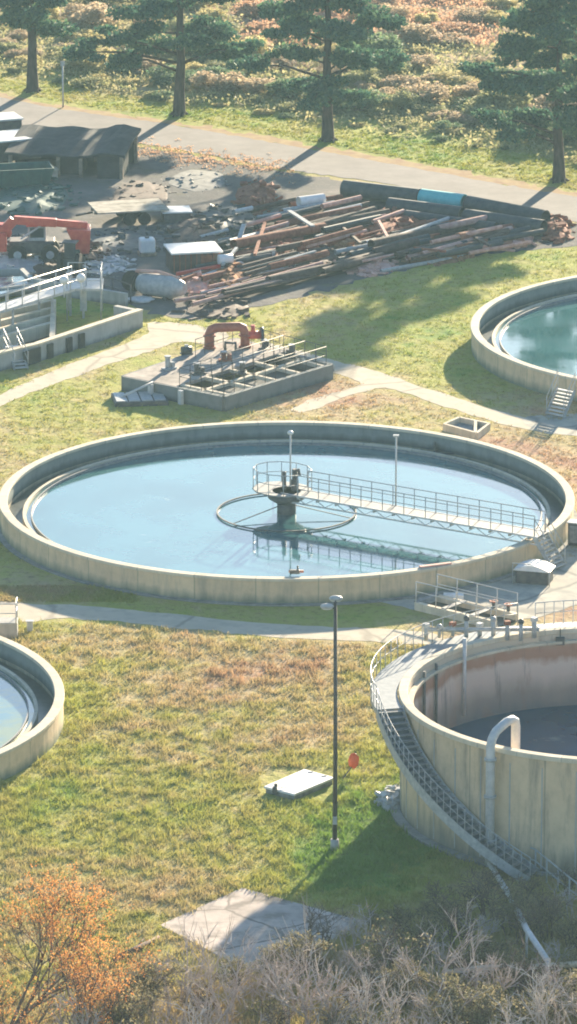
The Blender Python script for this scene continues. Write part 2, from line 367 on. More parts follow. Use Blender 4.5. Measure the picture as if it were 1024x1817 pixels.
# ------------------------------------------------------------------ the setting: ground, road, paths
def smooth_closed(pts, n=6, closed=True):
    out = []; k = len(pts)
    rngi = range(k) if closed else range(k - 1)
    for i in rngi:
        p0, p1, p2, p3 = (pts[(i - 1) % k] if closed or i > 0 else pts[0]), pts[i], pts[(i + 1) % k], (pts[(i + 2) % k] if closed or i + 2 < k else pts[-1])
        for j in range(n):
            t = j / n
            out.append(tuple(.5 * ((2 * p1[a]) + (-p0[a] + p2[a]) * t + (2 * p0[a] - 5 * p1[a] + 4 * p2[a] - p3[a]) * t * t + (-p0[a] + 3 * p1[a] - 3 * p2[a] + p3[a]) * t ** 3) for a in range(2)))
    if not closed: out.append(tuple(pts[-1][:2]))
    return out
def sheet(name, pxs, z, m, jit=.0, n=5, sm=True, th=.0):
    pts = [G(x, y)[:2] for x, y in pxs]
    if sm: pts = smooth_closed(pts, n)
    if jit:
        q = []
        for a, b in zip(pts, pts[1:] + pts[:1]):
            L = math.dist(a, b); k = max(1, int(L / .5))
            for i in range(k): q.append((a[0] + (b[0] - a[0]) * i / k + rnd.gauss(0, jit), a[1] + (b[1] - a[1]) * i / k + rnd.gauss(0, jit * 1.6)))
        pts = q
    mb = MB()
    if th: mb.prism(pts, z - th, z)
    else: mb.add([(p[0], p[1], z) for p in pts], [tuple(range(len(pts)))])
    import bmesh
    o = mb.build(name, m); bm = bmesh.new(); bm.from_mesh(o.data); bmesh.ops.triangulate(bm, faces=[f for f in bm.faces if len(f.verts) > 4])
    bmesh.ops.recalc_face_normals(bm, faces=bm.faces)
    if not th:
        for f in bm.faces:
            if f.normal.z < 0: f.normal_flip()
    bm.to_mesh(o.data); bm.free()
    return tag(o, kind='structure')

g = MB().add([(-1400, -300, 0), (1400, -300, 0), (1400, 2000, 0), (-1400, 2000, 0)], [(0, 1, 2, 3)])
tag(g.build('ground', M['ground']), kind='structure')
# road behind the yard; dirt shoulder
def extend(l, r): return l, r
sheet('road_shoulder', [(-400, 68), (0, 166), (150, 194), (300, 214), (500, 247), (712, 285), (912, 321), (1024, 341), (1500, 412), (1500, 432), (1024, 352), (912, 334), (712, 297), (500, 259), (300, 224), (150, 203), (0, 175), (-400, 75)], .010,
      simple('reddish_leaf_littered_soil', (.28, .17, .10), (.40, .30, .15), .9, .95, .1, .4), .22, 3)
sheet('road', [(-400, 72), (0, 172), (150, 200), (300, 221), (500, 256), (712, 294), (912, 331), (1024, 349), (1500, 428), (1500, 480), (1024, 394), (912, 372), (712, 330), (500, 300), (300, 262), (150, 240), (0, 222), (-400, 140)], .018, M['road'], .07, 3)
sheet('yard', [(-500, 150), (0, 228), (150, 246), (300, 268), (500, 305), (712, 336), (912, 378), (1024, 400), (1150, 420), (1150, 438), (1024, 437), (940, 443), (860, 452), (780, 464), (700, 482), (620, 504), (540, 525), (480, 540), (430, 553), (380, 563), (330, 566), (280, 558), (250, 548), (180, 520), (60, 500), (-500, 560)], .014, M['yard'], .18, 3)
# paths
sheet('path', [(-60, 722), (0, 700), (60, 672), (140, 640), (210, 614), (262, 592), (262, 574), (300, 572), (352, 578), (400, 590), (400, 606), (368, 612), (320, 606), (275, 620), (215, 640), (150, 662), (70, 692), (0, 720), (-60, 742)], .012, M['path'], .06)
sheet('path', [(470, 608), (530, 622), (600, 642), (660, 656), (740, 684), (830, 712), (900, 734), (960, 744), (1100, 752), (1100, 776), (1000, 772), (940, 764), (870, 746), (790, 722), (700, 692), (670, 690), (610, 706), (545, 730), (518, 726), (575, 702), (640, 682), (600, 664), (540, 642), (480, 622)], .012, M['path'], .06)
sheet('path', [(-80, 1066), (60, 1072), (150, 1075), (300, 1089), (450, 1104), (600, 1112), (760, 1122), (780, 1140), (740, 1143), (600, 1137), (470, 1130), (300, 1113), (150, 1099), (30, 1103), (-80, 1110)], .012, M['path'], .06)
sheet('paved_apron', [(650, 1058), (760, 1040), (880, 1010), (960, 975), (1020, 940), (1150, 930), (1150, 1040), (1060, 1060), (1000, 1082), (930, 1100), (860, 1100), (780, 1090), (700, 1074)], .016, M['apron'], .04)
sheet('paved_apron', [(930, 742), (1000, 735), (1150, 735), (1150, 785), (1030, 775), (950, 762)], .016, M['apron'], .03)

# ------------------------------------------------------------------ clarifiers
def clarifier(px, py, rad, zr, label, wmat, wlabel, floor_off=.92):
    c = G(px, py, zr)
    t = thing('settling_tank', label, 'water tank', (c.x, c.y, 0))
    mb = MB(); mb.ring(rad - .36, rad - .06, -.3, zr - .16); w0 = mb.build('wall', M['conc'], t)
    co = MB().ring(rad - .47, rad, zr - .16, zr).build('coping', M['cope'], w0, bevel=.03)
    MB().ring(rad - .362, rad - .361, zr - .95, zr - .17).build('inner_face', M['conc_in'], t)
    wz = zr - floor_off
    MB().ring(rad - 1.25, rad - .362, wz - .45, wz - .22).build('launder_floor', simple('dark_channel_floor', (.03, .045, .05), (.07, .085, .085), 2, .35, .5, .3), t)  # channel floor much darker than the walls round it
    MB().ring(rad - 1.42, rad - 1.25, wz - .5, wz + .16).build('weir_wall', M['cope'], t)
    MB().ring(rad - 1.74, rad - 1.68, wz - .3, wz + .14).build('scum_baffle', M['grate'], t)
    wo = MB().disc(rad - 1.42, wz, 128).build('water', wmat, None, (c.x, c.y, 0)); tag(wo, kind='structure')
    return t, c
def centre_works(c, zr, label, rot):
    t = thing('centre_column', label, 'column', (c.x, c.y, 0), rot)
    MB().tube([(0, 0, zr - 1.4), (0, 0, zr - .1)], .5, 16).build('pier', M['steel_d'], t)
    MB().tube([(0, 0, zr - .35), (0, 0, zr - .1), (0, 0, zr + .12), (0, 0, zr + .3)], [.55, .95, 1.05, .75], 20).build('drive_housing', M['steel_d'], t)
    m = MB(); m.box((.45, .1, zr + .65), (.3, .3, .6)); m.tube([(-.05, -.15, zr + .4), (-.05, -.15, zr + 1.35)], .11, 12); m.tube([(.45, .1, zr + .9), (.45, .1, zr + 1.5)], .15, 12); m.tube([(.45, .1, zr + 1.4), (.75, 0, zr + 1.55), (.8, 0, zr + 1.2)], .08, 8); m.build('drive_motor', M['steel_d'], t, bevel=.03)
    fw = MB().ring(3.58, 3.66, zr - .88, zr - .82, n=96).build('feed_well_ring', M['ringd'], t)
    sp = MB()
    for k in range(3):
        q = k * 2 * math.pi / 3 + 2.3; sp.beam((.5 * math.cos(q), .5 * math.sin(q), zr - .45), (3.65 * math.cos(q), 3.6 * math.sin(q), zr - .85), .04, .04)
    sp.build('ring_arm', M['ringd'], t)
    return t
def bridge(c, rad, zr, ang, label, w_=1.05, back=2.2):
    t = thing('access_bridge', label, 'bridge', (c.x, c.y, 0), ang)
    L = rad + .4; dz = zr + .28
    d = MB().box(((L + .9) / 2, 0, dz), (L - .9, w_, .06)); d.build('deck', M['grate'], t)
    g_ = MB()
    for sg in (-1, 1):
        y_ = sg * (w_ / 2 + .045)
        g_.box((L / 2, y_, dz), (L, .08, .09)); g_.box((L / 2, y_, dz - .38), (L, .07, .07))
        for k in range(24): x_ = .9 + k * (L - .9) / 24; g_.beam((x_, y_, dz - (.36 if k % 2 else .02)), (x_ + (L - .9) / 24, y_, dz - (.02 if k % 2 else .36)), .035, .035)
    for k in range(13): g_.box((1 + k * (L - 1) / 12.5, 0, dz - .15), (.08, w_, .1))
    g_.build('girder', M['steel_w'], t)
    for s in (-1, 1):
        MB().rail([(1.0, s * w_ / 2, dz), (L - .2, s * w_ / 2, dz)], 1.1, 1.25, .026).build('railing', M['steel'], t)
    # platform round the drive
    n = 12; pl = MB(); pts = [(-.35 + back * .62 * math.cos(2 * math.pi * i / n) * 1.2, .15 + back * .55 * math.sin(2 * math.pi * i / n) * 1.15) for i in range(n)]
    pl.prism(pts, dz - .05, dz + .02); pl.build('platform', M['grate'], t)
    pr = [(x * .97, y * .97, dz) for x, y in pts if x < 1.3]
    pr = sorted(pr, key=lambda p: (math.atan2(p[1], p[0]) + 2 * math.pi) % (2 * math.pi))
    MB().rail(pr, 1.1, 1.2, .024).build('platform_railing', M['steel'], t)
    return t
T1, c1 = clarifier(508.5, 880, 15, 1.35, 'large round concrete settling tank in the centre, full of pale blue water', M['water'], '')
BR = math.atan2(-8.0, 12.7)
centre_works(c1, 1.35, 'dark drive column with thin feed ring in the middle of the large tank', BR)
bridge(c1, 15, 1.35, BR, 'long railed steel walkway from the middle of the large tank to its right rim')
T2, c2 = clarifier(1295, 580, 15, 1.35, 'round concrete settling tank at the right edge behind the large one, pines mirrored in it', M['water'], '')
T3, c3 = clarifier(-457, 1236, 15, 1.35, 'round concrete settling tank cut by the left edge, algae on its water', M['water_al'], '')
# lamp posts on the bridge
def bridge_lamp(p, h, label, globe=False):
    t = thing('lamp_post', label, 'lamp post', p)
    MB().tube([(0, 0, 0), (0, 0, h)], .045, 6).build('pole', M['steel_w'], t)
    if globe: MB().ball((0, 0, h + .12), .17, 10, 6, (1, 1, .7)).build('lamp_head', M['lens'], t)
    else: MB().box((.0, 0, h + .04), (.3, .16, .1)).build('lamp_head', M['steel_w'], t)
ca, sa = math.cos(BR), math.sin(BR)
def onb(d, off=0): return (c1.x + d * ca - off * sa, c1.y + d * sa + off * ca, 1.65)
bridge_lamp((c1.x + .2, c1.y + .9, 1.65), 2.75, 'thin lamp post beside the drive column in the middle of the large tank', True)
bridge_lamp(onb(6.3, .58), 3.7, 'taller pale lamp post halfway along the tank walkway')
# scum box in the launder and small things on the rim
t = thing('scum_box', 'dark steel box in the channel on the far right side of the large tank', 'box', (*G(797, 797, .5)[:2], 0))
m = MB(); m.box((0, 0, .42), (1.7, 1.3, .08)); m.box((-.8, 0, .65), (.08, 1.3, .5)); m.box((.8, 0, .65), (.08, 1.3, .5)); m.box((0, .6, .65), (1.6, .08, .5)); m.build('box_body', M['steel_d'], t)
t = thing('valve_actuator', 'small dark valve sitting on the near rim of the large tank', 'valve', G(523, 1018, 1.352))
m = MB(); m.box((0, 0, .1), (.5, .2, .2)); m.tube([(.15, 0, .1), (.15, 0, .42)], .05, 8); m.build('valve_body', M['steel_d'], t, bevel=.02); MB().tube([(-.3, 0, .12), (.45, 0, .12)], .07, 8).build('stem', M['redbr'], t)
tag(MB().beam(G(745, 1006, 1.40), G(800, 999, 1.40), .22, .08).build('rim_plate', M['pink']), 'faded red plank lying on the near right rim of the large tank', 'plank')

def stairs(name, label, top, bottom, width, nst, rail=True, mt='grate'):
    """straight flight, top and bottom are world points of the middle"""
    top = Vector(top); bottom = Vector(bottom); t = thing(name, label, 'stairs', (bottom.x, bottom.y, 0))
    o = Vector((bottom.x, bottom.y, 0)); a = top - o; b = bottom - o
    d = Vector((a.x - b.x, a.y - b.y, 0)).normalized(); s = Vector((-d.y, d.x, 0))
    st = MB()
    for k in range(nst):
        p = b.lerp(a, (k + .5) / nst); st.box((p.x, p.y, p.z), ((a - b).length / nst * .9, width, .05), math.atan2(d.y, d.x))
    st.build('treads', M['steel_w'], t)
    for q in (-1, 1):
        MB().beam(b + s * q * width / 2, a + s * q * width / 2, .05, .22).build('stringer', M['steel'], t)
        if rail: MB().rail([b + s * q * width / 2, a + s * q * width / 2], 1.0, 1.0, .026).build('handrail', M['steel'], t)
    return t
e = Vector(onb(15.2)); 
fo = G(992, 1008, .05); 
stairs('metal_stairs', 'short steel stairs climbing to the walkway at the right rim of the large tank', (e.x, e.y, 1.6), (fo.x, fo.y, .05), 1.1, 8)
a = G(1005, 690, 1.4); b = G(985, 738, .05); stairs('metal_stairs', 'short steel stairs up to the rim of the tank at the right edge', a, b, 1.2, 8)
# cover box by the stairs
p = G(948, 1032); t = thing('equipment_cabinet', 'low grey cabinet with rounded white lid beside the tank stairs', 'cabinet', p, R(-16))
MB().box((0, 0, .36), (1.7, 1.1, .7)).build('cabinet_body', M['steel_d'], t, bevel=.03)
m = MB(); n = 10
sec = [(-.95 + 1.9 * i / n, .72 + .28 * math.sin(math.pi * i / n)) for i in range(n + 1)]
m.add([(x, y, z) for y in (-.62, .62) for x, z in sec] + [(-.95, -.62, .70), (.95, -.62, .70), (-.95, .62, .70), (.95, .62, .70)],
      [(i, i + 1, n + 2 + i, n + 1 + i) for i in range(n)] + [tuple(list(range(n, -1, -1)) + [2 * n + 2, 2 * n + 3]), tuple(list(range(n + 1, 2 * n + 2)) + [2 * n + 5, 2 * n + 4])], False)
m.build('lid', M['white'], t)
for q in (-1, 1): MB().tube([(-.95, -.7 * 1, 0), (-.95, -.7, 1.1), (.95 * 0, -.7, 1.1)] if q < 0 else [(.95, -.7, 0), (.95, -.7, 1.0)], .03, 5).build('guard_rail', M['steel'], t)
p = G(1030, 968); t = thing('control_cabinet', 'dark grey control cabinet behind the tank stairs at the right edge', 'cabinet', p, R(-20))
MB().box((0, 0, .62), (1.2, .6, 1.2)).build('cabinet_body', M['steel_d'], t, bevel=.03); MB().box((0, 0, 1.25), (1.3, .7, .06)).build('top_plate', M['steel'], t); MB().box((-.25, -.312, .65), (.5, .02, .9)).build('door', M['grate'], t)

# ------------------------------------------------------------------ tall digester tank, lower right
ZT, RT = 5.4, 9.8
cT = G(1100, 1226, ZT)
M['wk'] = simple('shade_blue_tread_plate', (.10, .13, .155), (.17, .2, .225), 3, .5, .4, .2)  # blue-grey puts the shade of the stair band into the plate colour
M['tall_out'] = concrete('stained_tall_wall', (.64, .485, .31), (.22, .19, .15), (.13, .14, .12), .1, 1.4, .85, 16)
def inner_mat():
    s = N('stained_inner_wall'); sep = s.n('ShaderNodeSeparateXYZ'); s.l(s.coord(), sep.inputs[0])
    z = s.math('ADD', sep.outputs[2], s.math('MULTIPLY', s.math('SUBTRACT', s.noise(s.coord((.8, .8, .4)), .8, 6), .5), 1.3))
    zz = s.math('DIVIDE', z, 6.0)
    c = s.ramp(zz, [(.28, (.16, .17, .18)), (.42, (.32, .27, .23)), (.56, (.62, .49, .40)), (.65, (.68, .54, .44)), (.70, (.44, .24, .16)), (.75, (.46, .26, .18)), (.81, (.5, .42, .33)), (1, (.56, .48, .38))])
    st = s.noise(s.coord((1, 1, .12)), .8, 7, .72); c = s.mix(c, (.14, .12, .12), s.ramp(st, [(.56, (0, 0, 0)), (.66, (.7, .7, .7))]))
    c = s.mix(c, (.32, .17, .11), s.ramp(s.noise(s.coord((1, 1, .5)), .5, 5, .6), [(.55, (0, 0, 0)), (.68, (.6, .6, .6))]))
    s.bump(s.noise(s.coord(), 5, 6), .3, .03); return s.done(c, .85, .25)
M['tall_in'] = inner_mat()
t = thing('digester_tank', 'tall open concrete tank with rusty streaked inner wall at the lower right', 'water tank', (cT.x, cT.y, 0))
w0 = MB().ring(RT - .34, RT - .04, -.2, ZT - .22).build('wall', M['tall_out'], t)
MB().ring(RT - .36, RT + .05, ZT - .22, ZT).build('coping', M['cope'], w0, bevel=.03)
MB().ring(RT - .345, RT - .344, 0, ZT - .23).build('inner_face', M['tall_in'], t)
MB().ring(RT, RT + .45, -.2, .12).build('footing', M['conc_grey'], t)
MB().ring(RT - .62, RT - .362, ZT - .62, ZT - .5).build('lit_stripe_ring', M['cope'], t)  # added pale ring standing in for the sunlit stripe of the inner wall
tag(MB().disc(RT - .345, 1.7, 96).build('water', M['water_dk'], None, (cT.x, cT.y, 0)), kind='structure')
m = MB()
for th in (150, 158): 
    q = R(th); m.tube([((RT - .5) * math.cos(q), (RT - .5) * math.sin(q), 1.2), ((RT - .5) * math.cos(q), (RT - .5) * math.sin(q), ZT - .2)], .07, 8)
m.build('inner_pipe', M['steel_d'], t)
q = R(137); MB().tube([((RT - .6) * math.cos(q), (RT - .6) * math.sin(q), 2.2), ((RT - .6) * math.cos(q), (RT - .6) * math.sin(q), ZT + .5)], .09, 8).build('inner_pipe', M['steel_w'], t)
# form ties / vertical pilaster joints on outer face
m = MB()
for th in range(0, 360, 9):
    q = R(th + 4); m.box(((RT - .03) * math.cos(q), (RT - .03) * math.sin(q), 2.5), (.03, .05, 4.6), q)
m.build('panel_joints', M['conc_grey'], t)
# spiral stair round the left side
t = thing('spiral_stair', 'grey steel stair and walkway curling down the left side of the tall tank', 'stairs', (cT.x, cT.y, 0))
ro, ri = RT + 1.3, RT + .1
def arc(r, a0, a1, z0, z1, n=24): return [(r * math.cos(R(a0 + (a1 - a0) * i / n)), r * math.sin(R(a0 + (a1 - a0) * i / n)), z0 + (z1 - z0) * i / n) for i in range(n + 1)]
A0, A1, A2 = 112, 192, 247
ZW = ZT - .12
MB().ring(ri, ro, ZW - .06, ZW, R(A0), R(A1), 40).build('walkway', M['wk'], t)
m = MB(); ns = 30
for k in range(ns):
    a_ = A1 + (A2 - A1) * (k + .5) / ns; z_ = ZW + (.15 - ZW) * (k + .5) / ns; q = R(a_); rr = (ri + ro) / 2
    m.box((rr * math.cos(q), rr * math.sin(q), z_), (ro - ri, .24, .05), q)
m.build('treads', M['grate'], t)
vs = []
for k in range(31):
    q = R(A1 + (A2 - A1) * k / 30); z_ = ZW + (.12 - ZW) * k / 30
    for rr, dz_ in ((ri + .04, -.20), (ro - .04, -.20), (ro - .04, -.24), (ri + .04, -.24)): vs.append((rr * math.cos(q), rr * math.sin(q), z_ + dz_))
MB().add(vs, [(i * 4 + j, i * 4 + 4 + j, i * 4 + 4 + (j + 1) % 4, i * 4 + (j + 1) % 4) for i in range(30) for j in range(4)]).build('shade_soffit', M['wk'], t)  # added sheet under the treads, stands for the stair's shaded band
for rr in (ri, ro):
    pts = arc(rr, A1, A2, ZW, .1, 30); m = MB()
    vs = []; 
    for (x, y, z) in pts:
        k = (rr + .03) / rr; vs += [(x, y, z - .36), (x * k, y * k, z - .36), (x * k, y * k, z + .14), (x, y, z + .14)]
    m.add(vs, [(i * 4 + j, i * 4 + 4 + j, i * 4 + 4 + (j + 1) % 4, i * 4 + (j + 1) % 4) for i in range(30) for j in range(4)])
    m.build('stringer', M['steel'], t)
MB().rail(arc(ro, A0, A1, ZW, ZW, 22), 1.05, 1.4, .022).build('walkway_railing', M['steel'], t)
MB().rail(arc(ro, A1, A2, ZW, .15, 26), 1.0, 1.4, .022).build('handrail', M['steel'], t)
m = MB()
for a_ in (185, 196, 207, 219, 232):
    z_ = ZW if a_ < A1 else ZW + (.15 - ZW) * (a_ - A1) / (A2 - A1); q = R(a_)
    m.beam((RT * math.cos(q), RT * math.sin(q), z_ - 1.1), (ro * math.cos(q), ro * math.sin(q), z_ - .3), .1, .12)
    m.beam((RT * math.cos(q), RT * math.sin(q), z_ - .3), (ro * math.cos(q), ro * math.sin(q), z_ - .3), .1, .12)
m.build('bracket', M['steel_d'], t)
# shaded sheet skirt under the walkway
MB().ring(ro - .05, ro, ZW - .24, ZW - .06, R(150), R(A1), 30).build('edge_beam', M['steel'], t)
# hooked pipe over the rim
def P3(th, r, z): return (cT.x + r * math.cos(R(th)), cT.y + r * math.sin(R(th)), z)
t = thing('hooked_pipe', 'pale grey pipe hooked over the near rim of the tall tank', 'pipe', (0, 0, 0))
hx = G(868, 1530, .1); th = math.degrees(math.atan2(hx.y - cT.y, hx.x - cT.x)); 
base = Vector(P3(th, RT + 1.0, 0)); base = Vector((hx.x, base.y - .0, 0))
# choose y so that the riser stands just outside the wall
dx = hx.x - cT.x; yy = cT.y - math.sqrt((RT + .42) ** 2 - dx * dx)
inn = Vector((dx + 1.05, yy - cT.y + 1.35, 0)) + Vector((cT.x, cT.y, 0))
pts = [(hx.x, yy, .1), (hx.x, yy, ZT + .15), (hx.x + .06, yy + .08, ZT + .45), (hx.x + .25, yy + .35, ZT + .72), (hx.x + .7, yy + .9, ZT + .95), (hx.x + .95, yy + 1.2, ZT + .97), (hx.x + 1.1, yy + 1.35, ZT + .85), (hx.x + 1.13, yy + 1.38, ZT + .6), (hx.x + 1.13, yy + 1.38, 1.8)]
t.location = (hx.x, yy, 0); L = Vector((hx.x, yy, 0)); pts = [Vector(p) - L for p in pts]
MB().tube(pts, .2, 14).build('pipe_run', M['steel_w'], t)
for z_ in (1.2, 3.2, ZT - .5): MB().tube([(0, 0, z_), (0, 0, z_ + .12)], .27, 14).build('flange', M['steel'], t)
g1 = G(868, 1532, .2); g2 = G(972, 1705, 1.9)
tag(MB().tube([g1, (G(905, 1590, .8)), (G(935, 1650, 1.4)), g2], .13, 10).tube([G(935, 1650, 1.4), G(935, 1650, 1.4) * 1 - Vector((0, 0, 1.4))], .05, 6).tube([g2, g2 - Vector((0, 0, 1.9))], .05, 6).build('ground_pipe', M['steel_w']), 'pale pipe on short posts running from the foot of the tall tank into the brush', 'pipe')
t = thing('ramp_railing', 'steel handrail on posts in front of the tall tank foot', 'railing', G(905, 1500))
MB().rail([G(900, 1530) - G(905, 1500), G(950, 1550) - G(905, 1500), G(1010, 1600) - G(905, 1500), G(1060, 1640) - G(905, 1500)], 1.1, 1.3, .04).build('rail', M['steel'], t)
# equipment on the back-left rim
t = thing('rim_valve_cluster', 'cluster of grey valves and pipes on the far left rim of the tall tank', 'pipework', P3(125, RT + .4, ZT))
m = MB(); m2 = MB(); rr = random.Random(3)
for k in range(9):
    x = -2.6 + k * .62; y = rr.uniform(-.3, .5) - abs(k - 4) * .1; h = rr.uniform(.35, .85)
    m.tube([(x, y, -.1), (x, y, h)], rr.uniform(.07, .13), 8)
    (MB().ball((x, y, h + .03), .15, 8, 5) if k % 2 else MB().box((x, y, h), (.26, .24, .18), rr.uniform(0, 1))).build('valve_head', M[('steel_w', 'steel', 'rust', 'steel_d')[k % 4]], t)
m.tube([(-2.7, 0, .25), (2.6, .1, .25)], .1, 8)
m.build('risers', M['steel'], t)
t = thing('rim_walkway', 'railed steel walkway along the far rim of the tall tank', 'walkway', (cT.x, cT.y, 0))
MB().ring(RT + .12, RT + 1.1, ZW - .06, ZW, R(60), R(108), 30).build('deck', M['steel_w'], t)
MB().rail(arc(RT + 1.05, 60, 108, ZW, ZW, 20), 1.05, 1.2, .026).build('railing', M['steel_w'], t)
t = thing('float_switch', 'small dark box hung inside the far wall of the tall tank', 'box', P3(104, RT - .5, ZT - .6)); m = MB(); m.box((0, 0, .1), (.4, .2, .35)); m.tube([(0, 0, .25), (0, 0, .7)], .03, 6); m.build('switch_box', M['steel_d'], t, bevel=.02)

# channel with handrails on the lower right apron
t = thing('railed_channel', 'narrow concrete channel with steel handrails on the apron in front of the large tank', 'channel', G(810, 1090))
o = G(810, 1090); A = G(738, 1082) - o; B = G(880, 1116) - o; D = (B - A).normalized(); S = Vector((-D.y, D.x, 0))
m = MB(); m.beam(A + Vector((0, 0, .2)), B + Vector((0, 0, .2)), .22, .4); m.beam(A + S * 1.7 + Vector((0, 0, .2)), B + S * 1.7 + Vector((0, 0, .2)), .22, .4); m.build('channel_wall', M['cope'], t)
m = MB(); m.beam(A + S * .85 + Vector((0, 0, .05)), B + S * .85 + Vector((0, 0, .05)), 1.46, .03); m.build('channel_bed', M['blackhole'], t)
up = Vector((0, 0, .4))
MB().rail([A + up, B + up], 1.05, 1.3, .03).build('railing', M['steel_w'], t); MB().rail([A + S * 1.7 + up, B + S * 1.7 + up], 1.05, 1.3, .03).build('railing', M['steel_w'], t)
m = MB(); 
for k in (0, .35, .7): m.beam(A.lerp(B, k) + up, A.lerp(B, k) + S * 1.7 + up, .3, .05)
m.build('cross_plank', M['grate'], t)
for i, (x, y, lb) in enumerate([(876, 1092, 'left of two dark valve stands at the end of the railed channel'), (902, 1098, 'right of two dark valve stands at the end of the railed channel')]):
    t = thing('valve_stand', lb, 'valve', G(x, y)); MB().tube([(0, 0, 0), (0, 0, .7)], .09, 8).build('stand', M['steel_d'], t)
    mm = MB(); mm.ring(.16, .22, .72, .77, n=20); mm.box((0, 0, .745), (.36, .04, .03)); mm.box((0, 0, .745), (.04, .36, .03)); mm.build('handwheel', M['redbr'], t)
tag(MB().ball((0, 0, 0), .3, 10, 6, (1.4, 1, .55)).box((0, 0, .02), (1.0, .5, .2)).build('white_sack', M['white'], None, G(805, 1058, .16)), 'small white bundle on the shaded apron behind the railed channel', 'sack')

# open chamber behind the large tank
o = G(828, 766); t = thing('inlet_chamber', 'small open concrete chamber just behind the far rim of the large tank', 'chamber', o)
cs = [G(790, 762) - o, G(812, 751) - o, G(868, 761) - o, G(866, 779) - o, G(846, 776) - o]
m = MB(); hh = Vector((0, 0, .2))
q = [G(788, 764) - o, G(815, 752) - o, G(868, 763) - o, G(846, 780) - o]
for a_, b_ in zip(q, q[1:] + q[:1]): m.beam(a_ + hh, b_ + hh, .16, .4)
m.beam((q[3] + q[0]) / 2 * .1 + (q[3] * .9) + hh, q[1].lerp(q[2], .55) + hh, .16, .42)
m.build('chamber_wall', M['cope'], t); m = MB(); m.add([p + Vector((0, 0, .12)) for p in q], [(0, 1, 2, 3)]); m.build('chamber_floor', M['grate'], t)

# ------------------------------------------------------------------ pump station in the middle
ZP = .85
cA, cB, cC, cD = G(219, 667, ZP), G(418, 600, ZP), G(588, 646, ZP), G(397, 703, ZP)
o = (cA + cB + cC + cD) / 4; o.z = 0
t = thing('pump_station', 'low rectangular concrete pump station with railed open pits, behind the large tank', 'pump station', o)
A, B, Cc, D = [p - o for p in (cA, cB, cC, cD)]
# wall loop
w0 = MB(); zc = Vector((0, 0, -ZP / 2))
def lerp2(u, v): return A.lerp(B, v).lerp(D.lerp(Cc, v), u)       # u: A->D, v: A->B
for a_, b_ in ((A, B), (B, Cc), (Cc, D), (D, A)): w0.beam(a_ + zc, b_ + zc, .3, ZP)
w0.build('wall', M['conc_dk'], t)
sl_ = MB(); pz = [lerp2(.0, 0), lerp2(0, 1), lerp2(.52, 1), lerp2(.52, 0)]; sl_.prism([(p.x, p.y) for p in pz], ZP - .18, ZP + .012); sl_.build('slab', simple('slab_concrete', (.2, .18, .16), (.46, .39, .33), .8, .9, .2, .3), t)
m = MB()
for k in range(5):
    v = .06 + k * .22
    a_, b_ = lerp2(.52, v), lerp2(.98, v); m.beam(a_ + Vector((0, 0, -.1)), b_ + Vector((0, 0, -.1)), .22, .2)
a_, b_ = lerp2(.75, .02), lerp2(.75, .98); m.beam(a_ + Vector((0, 0, -.09)), b_ + Vector((0, 0, -.09)), .25, .18)
m.build('cross_beam', M['cope'], t)
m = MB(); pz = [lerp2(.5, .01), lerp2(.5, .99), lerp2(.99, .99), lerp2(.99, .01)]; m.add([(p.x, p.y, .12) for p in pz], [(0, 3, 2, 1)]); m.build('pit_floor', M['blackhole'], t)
for pr in ([lerp2(.54, .02), lerp2(.54, .97)], [lerp2(.98, .02), lerp2(.98, .97)], [lerp2(.54, .02), lerp2(.98, .02)], [lerp2(.76, .02), lerp2(.76, .97)], [lerp2(.54, .97), lerp2(.98, .97)]):
    MB().rail(pr, 1.05, .9, .02).build('railing', M['ringd'], t)
for u in (.32, .62):
    p = A.lerp(D, u); m = MB(); m.box((p.x - .25, p.y - .3, .42), (.28, .2, .8), R(-50)); m.build('buttress', M['steel_w'], t)
MB().rail([lerp2(.1, .55), lerp2(.1, .97), lerp2(.5, .97)], 1.05, .9, .02).build('railing', M['ringd'], t)
# curb strip along the near side
t = thing('concrete_kerb', 'long pale concrete kerb along the near side of the pump station', 'kerb', G(495, 686))
oo = G(495, 686); MB().beam(G(392, 716) - oo + Vector((0, 0, .18)), G(590, 658) - oo + Vector((0, 0, .18)), .3, .36).build('kerb_body', M['conc_grey'], t)
# manifold
mo = G(372, 619, ZP); t = thing('pipe_manifold', 'red oxide pipe manifold arching over the pump station slab', 'pipework', mo, 0)
q = G(435, 617, ZP) - mo; hh = 1.25
MB().tube([(0, 0, 0), (0, 0, hh - .35), (.1, 0, hh - .1), (.35, 0, hh), (q.x - .35, q.y, hh), (q.x - .1, q.y, hh - .1), (q.x, q.y, hh - .4), (q.x, q.y, 0)], .27, 14).build('arch_pipe', M['redbr'], t)
for zz, xx, yy_ in ((.05, 0, 0), (.75, 0, 0), (.05, q.x, q.y), (.7, q.x, q.y)): MB().tube([(xx, yy_, zz), (xx, yy_, zz + .1)], .37, 14).build('flange', M['redbr'], t)
m = MB(); m.tube([(q.x, q.y, .75), (q.x + .95, q.y + .1, .75)], .24, 12); m.tube([(q.x + .45, q.y, .75), (q.x + .45, q.y, 1.35)], .12, 8); m.build('side_branch', M['red'], t)
MB().tube([(q.x + .9, q.y + .1, .78), (q.x + 1.05, q.y + .12, .78)], .42, 18).build('blind_flange', M['steel_d'], t)
m = MB(); m.tube([(.9, -.3, .0), (.9, -.3, .45), (1.5, -.4, .45), (1.5, -.4, 0)], .09, 8); m.build('drain_pipe', M['steel_d'], t)
